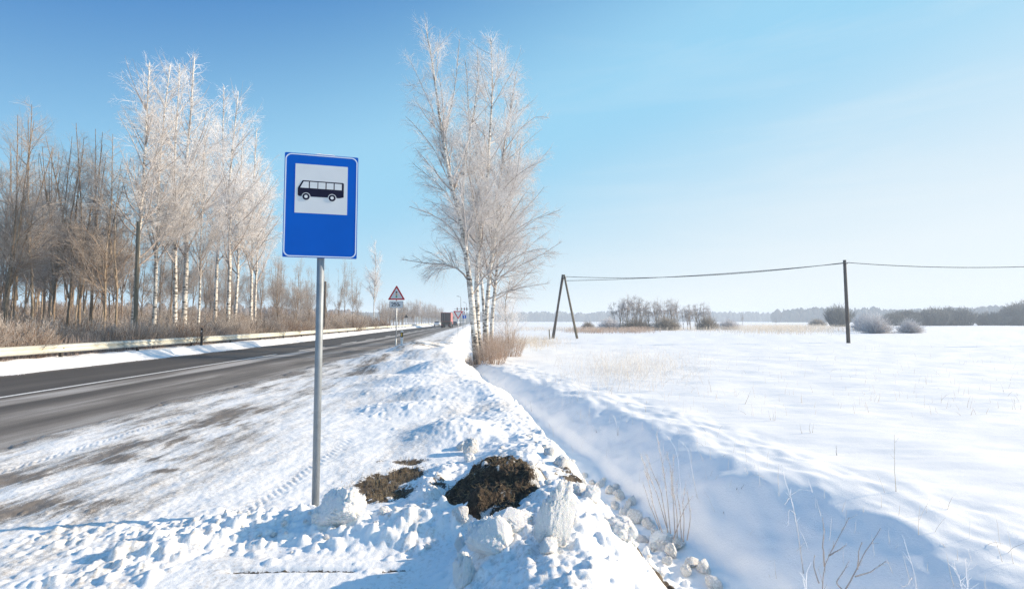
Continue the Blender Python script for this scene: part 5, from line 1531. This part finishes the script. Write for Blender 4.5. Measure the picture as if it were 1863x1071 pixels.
p = [hitY(gr.normal(968, 30), gr.normal(624, 6), -0.4) for _ in range(1500)]; blades('dry_grass', p, gr.uniform(.25, .7, len(p)), 0.006, M['reed'], 'tan dry grass patch left of the A-shaped pole', 0.35)
p = [hitY(gr.normal(1150, 62), min(712, max(628, gr.normal(672, 17))), -0.38) for _ in range(1500)]; blades('reeds', p, gr.uniform(.25, .75, len(p)), 0.0036, M['reed'], 'thin pale reeds sticking through the snow of the near field', 0.65, 0.35)
p = [hitY(gr.normal(1425, 62), gr.normal(599, 4.2), -0.4) for _ in range(5200)]; blades('reeds', p, gr.uniform(.7, 1.4, len(p)), 0.014, M['reed'], 'band of pale tan reeds left of the lone utility pole', 0.45)
p = [hitY(gr.choice([1075, 1150]) + gr.normal(0, 22), gr.normal(603, 1.8), -0.4) for _ in range(2400)]; blades('reeds', p, gr.uniform(.6, 1.2, len(p)), 0.014, M['redreed'], 'reddish brown reeds in front of the olive willow bushes', 0.2)
p = patch((940, 1340), (596, 603), 2400, 0.05); blades('reeds', p, gr.uniform(.4, 1.1, len(p)), 0.013, M['reed'], 'thin line of reeds along the far edge of the field', 0.45)
p = patch((1000, 1863), (600, 760), 420, 0); blades('dry_grass', p, gr.uniform(.08, .35, len(p)), 0.004, M['reed'], 'scattered single grass stalks across the snowy field', 0.4)
p = [(x, y) for x, y in zip(gr.uniform(-0.2, 0.7, 0), gr.uniform(0, 1, 0))]
yl = 3.2 * (26 / 3.2) ** gr.random(260); xl_ = XC(yl) + gr.normal(-0.1, 0.55, 260)
blades('dry_grass', np.stack([xl_, yl], 1), gr.uniform(.06, .32, 260), 0.0022, M['reed'], 'loose frosted stalks poking through along the lip of the ditch', 0.5, 0.4)
# grass under the guardrail
yy = 9.5 * (70 / 9.5) ** gr.random(9000); xx = XR(yy) - RW(yy) - 1.95 - np.abs(gr.normal(size=9000)) * 0.9
blades('dry_grass', np.stack([xx, yy], 1), gr.uniform(.3, .9, 9000), 0.007, M['redreed'], 'brown grass growing below and behind the guardrail', 0.25)
# turf blades
def turf_pts():
    out = []
    for (px_, py_, rx, ry_, n_) in ((700, 905, .20, .17, 900), (695, 880, .26, .24, 1300), (742, 866, .16, .2, 600), (745, 845, .2, .14, 260)):
        mx, my = hitY(px_, py_, 0.0)
        out += [(mx + gr.normal() * rx * 0.6, my + gr.normal() * ry_ * 0.6) for _ in range(n_)]
    return out
p = turf_pts(); blades('turf', p, gr.uniform(.02, .07, len(p)), 0.0016, M['drygrass'], 'patch of bare dead turf beside the sign pole', 0.02, 0.9, zf=gzf)

# ------------------------------------------------------------------ earth mound
def build_mound():
    cx_, cy_ = hitY(898, 905, 0.08)
    cx_, cy_ = -0.13, 4.25
    root = empty('earth_mound', (cx_, cy_, gz(cx_, cy_) - 0.1), 0, 'dark mound of dug-up earth and roots rising through the snow', 'mound')
    n = 190
    u = np.linspace(-1, 1, n); U, Vv = np.meshgrid(u, u)
    x = U * 0.50; y = Vv * 0.66
    a, b_ = x + cx_, y + cy_
    r2 = ((U + 0.10 * Vv) ** 2 + Vv ** 2)
    core = np.clip(1 - r2 * (1 + 0.35 * fbm(a * 3, b_ * 3, 3, 111)), 0, 1) ** 0.8
    h = core * 0.35 * (1 + 0.25 * fbm(a * 3, b_ * 3, 3, 112)) + core ** 0.5 * (0.028 * fbm(a * 9, b_ * 9, 3, 113, 0.55)) - 0.10
    h = h + 0.05 * sst(0.1, 0.6, U) * core
    h = h + 0.012 * np.abs(fbm(a * 30, b_ * 30, 3, 114, 0.6)) * (core > 0.02)
    base = ground_h(a, b_)
    V = np.stack([x, y, h + 0.10 + (base - root.location.z) * 0.6 - 0.06], -1).reshape(-1, 3)
    i = (np.arange(n - 1)[:, None] * n + np.arange(n - 1)[None, :]).ravel()
    F = np.stack([i, i + 1, i + n + 1, i + n], 1)
    snowy = np.clip(0.15 + 0.35 * sst(0.35, 0.1, core) + 0.75 * sst(0.35, 0.95, U + 0.3 * Vv) + 0.75 * fbm(a * 4.5, b_ * 3.5, 3, 115) - 0.1, 0, 1)
    o_ = np_mesh('soil', V, [F], [M['soil']], root, True, {'snowy': snowy.ravel()})
    g = np.random.default_rng(9)
    k = 2600; ii = g.integers(0, n * n, k)
    ok = (core.ravel()[ii] > 0.15) & (snowy.ravel()[ii] < 0.5); ii = ii[ok]
    Pp = V[ii]; m_ = len(ii)
    P = np.zeros((m_, 4, 3)); P[:, 0] = Pp
    d = g.normal(size=(m_, 3)); d[:, 2] = np.abs(d[:, 2]) * 0.7; d /= np.linalg.norm(d, axis=1, keepdims=True)
    ln = g.uniform(.015, .06, m_)
    for j in range(1, 4):
        d = d + g.normal(size=(m_, 3)) * 0.4; d[:, 2] -= 0.25; d /= np.linalg.norm(d, axis=1, keepdims=True)
        P[:, j] = P[:, j - 1] + d * (ln / 3)[:, None]
    tubes('roots', [(P, np.full((m_, 4), 0.0014), np.zeros((m_, 4)), 3)], M['drygrass'], root)
build_mound()

# ------------------------------------------------------------------ snow clods
def clod_mesh(seed, mat, sub=5, rough=0.32, freq=1.25, flat=0.2):
    bm = bmesh.new(); bmesh.ops.create_icosphere(bm, subdivisions=sub, radius=1.0)
    V = np.array([v.co[:] for v in bm.verts]); N = V.copy()
    f = n3(V * freq + 7, seed) * rough + n3(V * freq * 2.2 + 3, seed + 1) * rough * 0.5 + np.abs(n3(V * freq * 4.7, seed + 2)) * rough * 0.75 + np.abs(n3(V * freq * 9.5, seed + 3)) * rough * 0.36 + n3(V * freq * 23, seed + 4) * rough * 0.10
    V = V * (1 + f)[:, None]
    # a few planar breaks
    g = np.random.default_rng(seed)
    for _ in range(5):
        d = g.normal(size=3); d /= np.linalg.norm(d); c = g.uniform(0.60, 0.92)
        dd_ = V @ d - c; V = V - np.outer(np.where(dd_ > 0, dd_ * 0.78, 0), d)
    V[:, 2] = np.where(V[:, 2] < -0.55, -0.55 + (V[:, 2] + 0.55) * 0.25, V[:, 2])
    for v, c in zip(bm.verts, V): v.co = c
    me = bpy.data.meshes.new('snow_clod'); bm.to_mesh(me); bm.free()
    me.polygons.foreach_set('use_smooth', [True] * len(me.polygons)); me.materials.append(mat)
    return me
CM = [clod_mesh(s_, M['clod'], 5) for s_ in (1, 2, 3, 4)]; CDm = [clod_mesh(s_, M['dirtyshadeclod'], 5) for s_ in (11, 12, 13)]
BIGC = [clod_mesh(s_, M['clod'], 6, 0.28, 1.3) for s_ in (21, 22, 23, 24)]
def clod(px, py, wpx, hpx, me, label, group=None, z=None, rot=None, dep=1.0, sink=0.35, Y=None, name='snow_clod'):
    """foot pixel (px,py): size in pixels"""
    if Y is None: g0 = ghit(px, py)
    else: g0 = W(px, py, Y)
    zz = min(gzf(g0.x, g0.y), g0.z + 0.02)
    sx, sz_ = 0.84 * wpx / FPX * g0.y / 2, 0.80 * hpx / FPX * g0.y / 2
    o_ = bpy.data.objects.new(name, me); COL.objects.link(o_)
    o_.location = (g0.x, g0.y + sx * 0.3, zz + sz_ * (0.72 - sink * 0.6)); o_.scale = (sx * 0.95, sx * dep, sz_ * 1.1)
    if Y is not None: o_.location.z = g0.z + sz_ * 0.9
    o_.rotation_euler = rot or ((0, 0, gk.uniform(-0.4, 0.4)) if group is None else tuple(gk.uniform(-0.9, 0.9, 2)) + (gk.uniform(0, 6.28),))
    if group: o_.scale = (sx * gk.uniform(.7, 1.15), sx * gk.uniform(.6, 1.0), sz_ * gk.uniform(.7, 1.1))
    tag(o_, label, 'snow clod', group); return o_
clod(618, 955, 95, 84, BIGC[0], 'big white block of snow at the foot of the sign pole', dep=0.9)
clod(585, 955, 40, 35, CM[2], 'small snow lump at the left foot of the block by the pole')
clod(893, 1002, 98, 82, BIGC[1], 'large rounded snow lump in front of the earth mound')
clod(1010, 1000, 78, 138, BIGC[2], 'tall upright slab of snow right of the earth mound', rot=(0.1, 0.30, 0.3), dep=0.5, sink=0.1)
clod(932, 968, 80, 50, BIGC[3], 'broad snow lump at the near foot of the earth mound')
clod(843, 1071, 46, 82, CM[0], 'tall snow spike standing nearest the camera', rot=(0, 0.12, 0.3), dep=0.8)
clod(835, 1002, 20, 44, CM[3], 'thin snow spike just behind the tallest near spike', rot=(0, -0.25, 0), dep=0.8)
clod(838, 950, 38, 32, CDm[0], 'round grey dirty clod at the left foot of the earth mound')
clod(858, 825, 34, 40, CDm[1], 'grey and white rounded clod standing on the verge behind the mound')
clod(1000, 1010, 40, 34, CM[1], 'small snow lump right of the large rounded lump')
clod(838, 818, 20, 20, CM[3], 'tiny clod left of the grey rounded clod')
clod(855, 838, 24, 18, CM[0], 'tiny clod in front of the grey rounded clod')
clod(1078, 915, 42, 40, CM[1], 'white clod on the lip of the ditch')
clod(1055, 900, 30, 30, CM[2], 'small clod left of the white clod on the ditch lip')
clod(1200, 1000, 50, 44, CM[3], 'round white clod on the lower heap slope')
clod(1135, 975, 60, 44, CM[0], 'wide white clod midway down the heap slope')
clod(1025, 850, 36, 30, CDm[2], 'dirty clod on the shoulder edge above the ditch')
clod(1000, 832, 26, 20, CDm[0], 'small dirty clod behind the one on the shoulder edge')
clod(700, 938, 22, 16, CM[0], 'small clod at the near edge of the bare turf')
for i, (px, py, s_, d_) in enumerate(((1092, 885, 28, 1), (1108, 897, 34, 1), (1128, 908, 44, 1), (1150, 918, 34, 0), (1118, 925, 30, 1), (1135, 938, 34, 0), (1160, 950, 50, 0), (1180, 962, 44, 0), (1200, 982, 50, 0), (1232, 998, 60, 0),
                                    (1225, 1012, 50, 1), (1260, 1030, 40, 0), (1283, 1042, 50, 0), (1250, 1048, 38, 0), (1300, 1068, 44, 0), (1078, 880, 20, 1), (1100, 875, 18, 1), (1120, 890, 22, 0), (1142, 925, 26, 1), (1215, 1028, 34, 0), (1170, 985, 30, 1), (1065, 868, 22, 1))):
    clod(px, py, s_ * 0.72, s_ * 0.68, CDm[i % 3], 'grey snow clod tumbled to the ditch bottom below the heap', 'clods at the ditch bottom')  # all take the dirty grey, partly to put the ditch shade into their colour
gcl = np.random.default_rng(81)
for i in range(135):
    if i >= 75: y = 3.3 + 3.6 * gcl.random(); x = float(XFL(y)) + gcl.normal(-0.12, 0.16)
    elif i < 50: y = gcl.uniform(2.9, 6.5); x = float(XB(y)) + gcl.normal(0.05, 0.38)
    else:
        x = gcl.uniform(-2.6, -0.5); y = gcl.normal(3.72, 0.12)
    s_ = gcl.uniform(0.014, 0.04) if i < 50 else gcl.uniform(0.01, 0.024)
    if i >= 75: s_ = 0.018 + 0.035 * gcl.random() ** 2
    o_ = bpy.data.objects.new('snow_clod', ((CM + CDm[:1]) if i < 75 else (CDm + CDm[:2]))[gcl.integers(5)]); COL.objects.link(o_)
    o_.location = (x, y, gzf(x, y) + s_ * 0.35); o_.scale = (s_, s_ * gcl.uniform(.7, 1), s_ * gcl.uniform(.6, 1)); o_.rotation_euler = (0, 0, gcl.uniform(0, 6.28))
    lb_, gp_ = ((('fist-sized crumb of snow strewn over the ploughed heap', 'crumbs on the heap'), ('small crumb of snow along the low bank before the pole', 'crumbs on the low bank'), ('small grey crumb of snow fallen to the left foot of the ditch', 'crumbs in the ditch'))[0 if i < 50 else 1 if i < 75 else 2])
    tag(o_, lb_, 'snow clod', gp_)
# ------------------------------------------------------------------ foreground weeds
def weed(name, lines, Y, label, cat='weed', mat=None, r=0.004, frost=0.5, foot=None, side=0, seed=0, dark_foot=True, group=None):
    """lines: pixel polylines, foot first; all at depth about Y"""
    g = np.random.default_rng(seed + 500)
    f = foot or lines[0][0]
    g0 = ghit(*f) if Y is None else W(f[0], f[1], Y)
    Y = g0.y; o_ = Vector((g0.x, Y, gzf(g0.x, Y)))
    root = empty(name, o_, 0, label, cat, group)
    sets = []; Ps = []; Rs = []
    for ln in lines:
        dep = g.normal() * 0.06
        pts = [W(x, y, Y + dep * i / max(1, len(ln) - 1)) - o_ for i, (x, y) in enumerate(ln)]
        if tuple(ln[0]) == tuple(f): pts[0].z = -0.05
        P, Rr = stem(pts, r, r * 0.35, 14, 0.004, g)
        Ps.append(P); Rs.append(Rr)
    P = np.concatenate(Ps); Rr = np.concatenate(Rs)
    zz = P[..., 2] / max(0.1, P[..., 2].max())
    Fr = np.clip(frost * (0.25 + zz * 1.2), 0, 1)
    tubes('stalk', [(P, Rr, Fr, 6)], mat or M['twig'], root, True)
    if side:
        P2, R2 = grow(g, P, Rr, side, 0.35, 1.0, 24, 10, lambda L, t: 0.02 + L * 0.06, r * 0.5, 0.9, 5, 0.1, (0.06, 0.02), 0.5)
        tubes('twigs', [(P2, R2, np.clip(np.full(R2.shape, frost + 0.25), 0, 1), 4)], mat or M['twig'], root)
    return root
TW = M['twig']; TF = M['twigfrost']
weed('weed_clump', [[(1215, 965), (1195, 900), (1165, 825)], [(1215, 968), (1205, 890), (1185, 850), (1175, 825)], [(1220, 970), (1212, 900), (1205, 850), (1195, 790)], [(1228, 972), (1225, 910), (1222, 860), (1213, 820)], [(1232, 978), (1232, 930), (1224, 880), (1226, 825)],
                    [(1240, 980), (1236, 935), (1230, 895), (1233, 870)], [(1243, 985), (1245, 945), (1242, 915), (1247, 880)], [(1250, 982), (1255, 950), (1253, 920), (1250, 890)], [(1205, 968), (1190, 925), (1180, 880), (1172, 850)], [(1200, 962), (1180, 910), (1170, 880)], [(1225, 980), (1245, 925), (1258, 905)]],
     5.9, 'clump of tall dark frosted weed stems growing from the ditch', side=160, r=0.0065, frost=0.22, seed=1, foot=(1220, 972))
weed('grass_stalk', [[(1243, 850), (1232, 820), (1215, 792), (1204, 786)]], 6.6, 'single arching frosted grass blade above the weed clump', mat=TF, r=0.003, frost=0.9, seed=2)
weed('grass_stalk', [[(1268, 838), (1252, 815), (1232, 797)]], 6.7, 'short pale arching grass blade right of the weed clump', mat=TF, r=0.003, frost=0.9, seed=3)
weed('bent_stalk', [[(1461, 998), (1452, 965), (1447, 935), (1440, 905), (1432, 885), (1427, 868), (1422, 845)], [(1447, 935), (1438, 925), (1434, 955)], [(1434, 902), (1455, 890), (1478, 892)], [(1478, 895), (1472, 880), (1470, 870)], [(1436, 905), (1430, 916), (1428, 918)]], 5.0, 'bent frosted stalk hanging over the shaded ditch bank', mat=TF, r=0.0045, frost=0.75, seed=4, side=14)
weed('bare_sapling', [[(1488, 1100), (1500, 1030), (1520, 990), (1545, 940)], [(1500, 1030), (1497, 985), (1497, 940)], [(1536, 1075), (1560, 1035), (1580, 1000), (1602, 960)], [(1556, 1048), (1585, 1040), (1612, 1020)], [(1536, 1075), (1520, 1060), (1545, 1020)], [(1560, 1035), (1562, 1010), (1568, 985)], [(1508, 1010), (1530, 1000), (1540, 990)], [(1490, 1060), (1478, 1030), (1482, 1010)], [(1525, 1110), (1536, 1075)]], 3.9, 'bare branching sapling at the bottom border in the ditch', mat=TW, r=0.0055, frost=0.1, seed=5, side=30)
weed('frosted_stalk', [[(1470, 1110), (1466, 1060), (1468, 1040)]], 3.6, 'stubby frosted stalk left of the bare sapling', mat=TF, r=0.006, frost=0.9, seed=6, side=20)
weed('frosted_stalk', [[(1762, 1110), (1750, 1060), (1737, 1028)], [(1762, 1110), (1760, 1060), (1756, 1015)]], 3.4, 'pair of thick frosted stalks at the lower right border', mat=TF, r=0.006, frost=0.95, seed=7, side=46)
weed('frosted_stalk', [[(1676, 1090), (1662, 1050), (1655, 1015), (1646, 985)], [(1660, 1050), (1652, 1062), (1640, 1068)]], 3.8, 'thin bent stalk between the sapling and the thick frosted stalks', mat=TF, r=0.004, frost=0.7, seed=8, side=12)
weed('grass_stalk', [[(1124, 792), (1122, 770), (1116, 755)], [(1124, 792), (1127, 765)]], None, 'two small frosted stalks on the ditch bank', mat=TF, r=0.004, frost=0.8, seed=9, side=8)
weed('grass_stalk', [[(967, 748), (966, 738), (965, 730)]], None, 'tiny dark stalk far up the shaded ditch', mat=TW, r=0.006, frost=0.2, seed=10)
weed('grass_stalk', [[(1086, 786), (1084, 776)], [(1086, 786), (1078, 772)], [(1093, 788), (1092, 772)]], None, 'small cluster of stalks in the shaded ditch bank', mat=TF, r=0.004, frost=0.7, seed=11)
weed('grass_stalk', [[(1630, 894), (1629, 850), (1627, 790)]], None, 'tall single stalk standing in the sunlit near field', mat=M['reed'], r=0.0035, frost=0.2, seed=12, side=4)
weed('grass_stalk', [[(1523, 828), (1522, 812)]], None, 'short dark stalk near the middle of the field', mat=TW, r=0.006, frost=0.3, seed=13, side=4)
weed('grass_stalk', [[(1294, 713), (1292, 700), (1288, 690)]], None, 'brown curled stalk at the end of the thin reeds', mat=M['reed'], r=0.006, frost=0.2, seed=14, side=4)
weed('grass_stalk', [[(1354, 735), (1362, 718), (1366, 710)]], None, 'leaning stalk right of the thin reeds', mat=M['reed'], r=0.006, frost=0.3, seed=15, side=5)
weed('grass_stalk', [[(1407, 765), (1406, 745)], [(1409, 768), (1411, 748)], [(1402, 764), (1398, 745)]], None, 'three thin grass stalks close together in the field', mat=M['reed'], r=0.004, frost=0.5, seed=16)
weed('grass_stalk', [[(1460, 788), (1455, 770)], [(1478, 789), (1480, 770)], [(1474, 788), (1474, 768)]], None, 'group of pale stalks right of the three thin ones', mat=M['reed'], r=0.004, frost=0.5, seed=17)
weed('grass_stalk', [[(1722, 925), (1728, 912), (1733, 903)]], None, 'small leaning stalk near the right side of the field', mat=M['reed'], r=0.0035, frost=0.4, seed=18)
weed('twig', [[(822, 925), (820, 912), (812, 905)], [(822, 925), (828, 912), (832, 916)], [(824, 935), (822, 925)]], 4.3, 'small dark curled twig in the snow left of the earth mound', mat=TW, r=0.0025, frost=0.0, seed=19)
weed('twig', [[(1344, 893), (1350, 885), (1354, 880)], [(1340, 890), (1342, 884)]], None, 'tiny dark twigs on the shaded bank', mat=TW, r=0.003, frost=0.0, seed=20)
weed('twig', [[(1318, 938), (1332, 940), (1330, 945)], [(1316, 930), (1319, 945)]], None, 'little crooked twig lower on the shaded bank', mat=TW, r=0.003, frost=0.1, seed=21)

# ------------------------------------------------------------------ haze
def haze(d):
    m, n, l, b = node_mat("haze")
    n.remove(b)
    v = n.new('ShaderNodeVolumePrincipled')
    v.inputs['Color'].default_value = (0.82, 0.90, 1.0, 1); v.inputs['Density'].default_value = d; v.inputs['Anisotropy'].default_value = 0.0
    l.new(v.outputs['Volume'], n['Material Output'].inputs['Volume'])
    k = MB(); k.box(-2400, 2400, -450, 2400, -3.0, 34)
    o_ = k.build('haze', m); o_['kind'] = 'stuff'
HAZE = True
if HAZE: haze(0.0008)
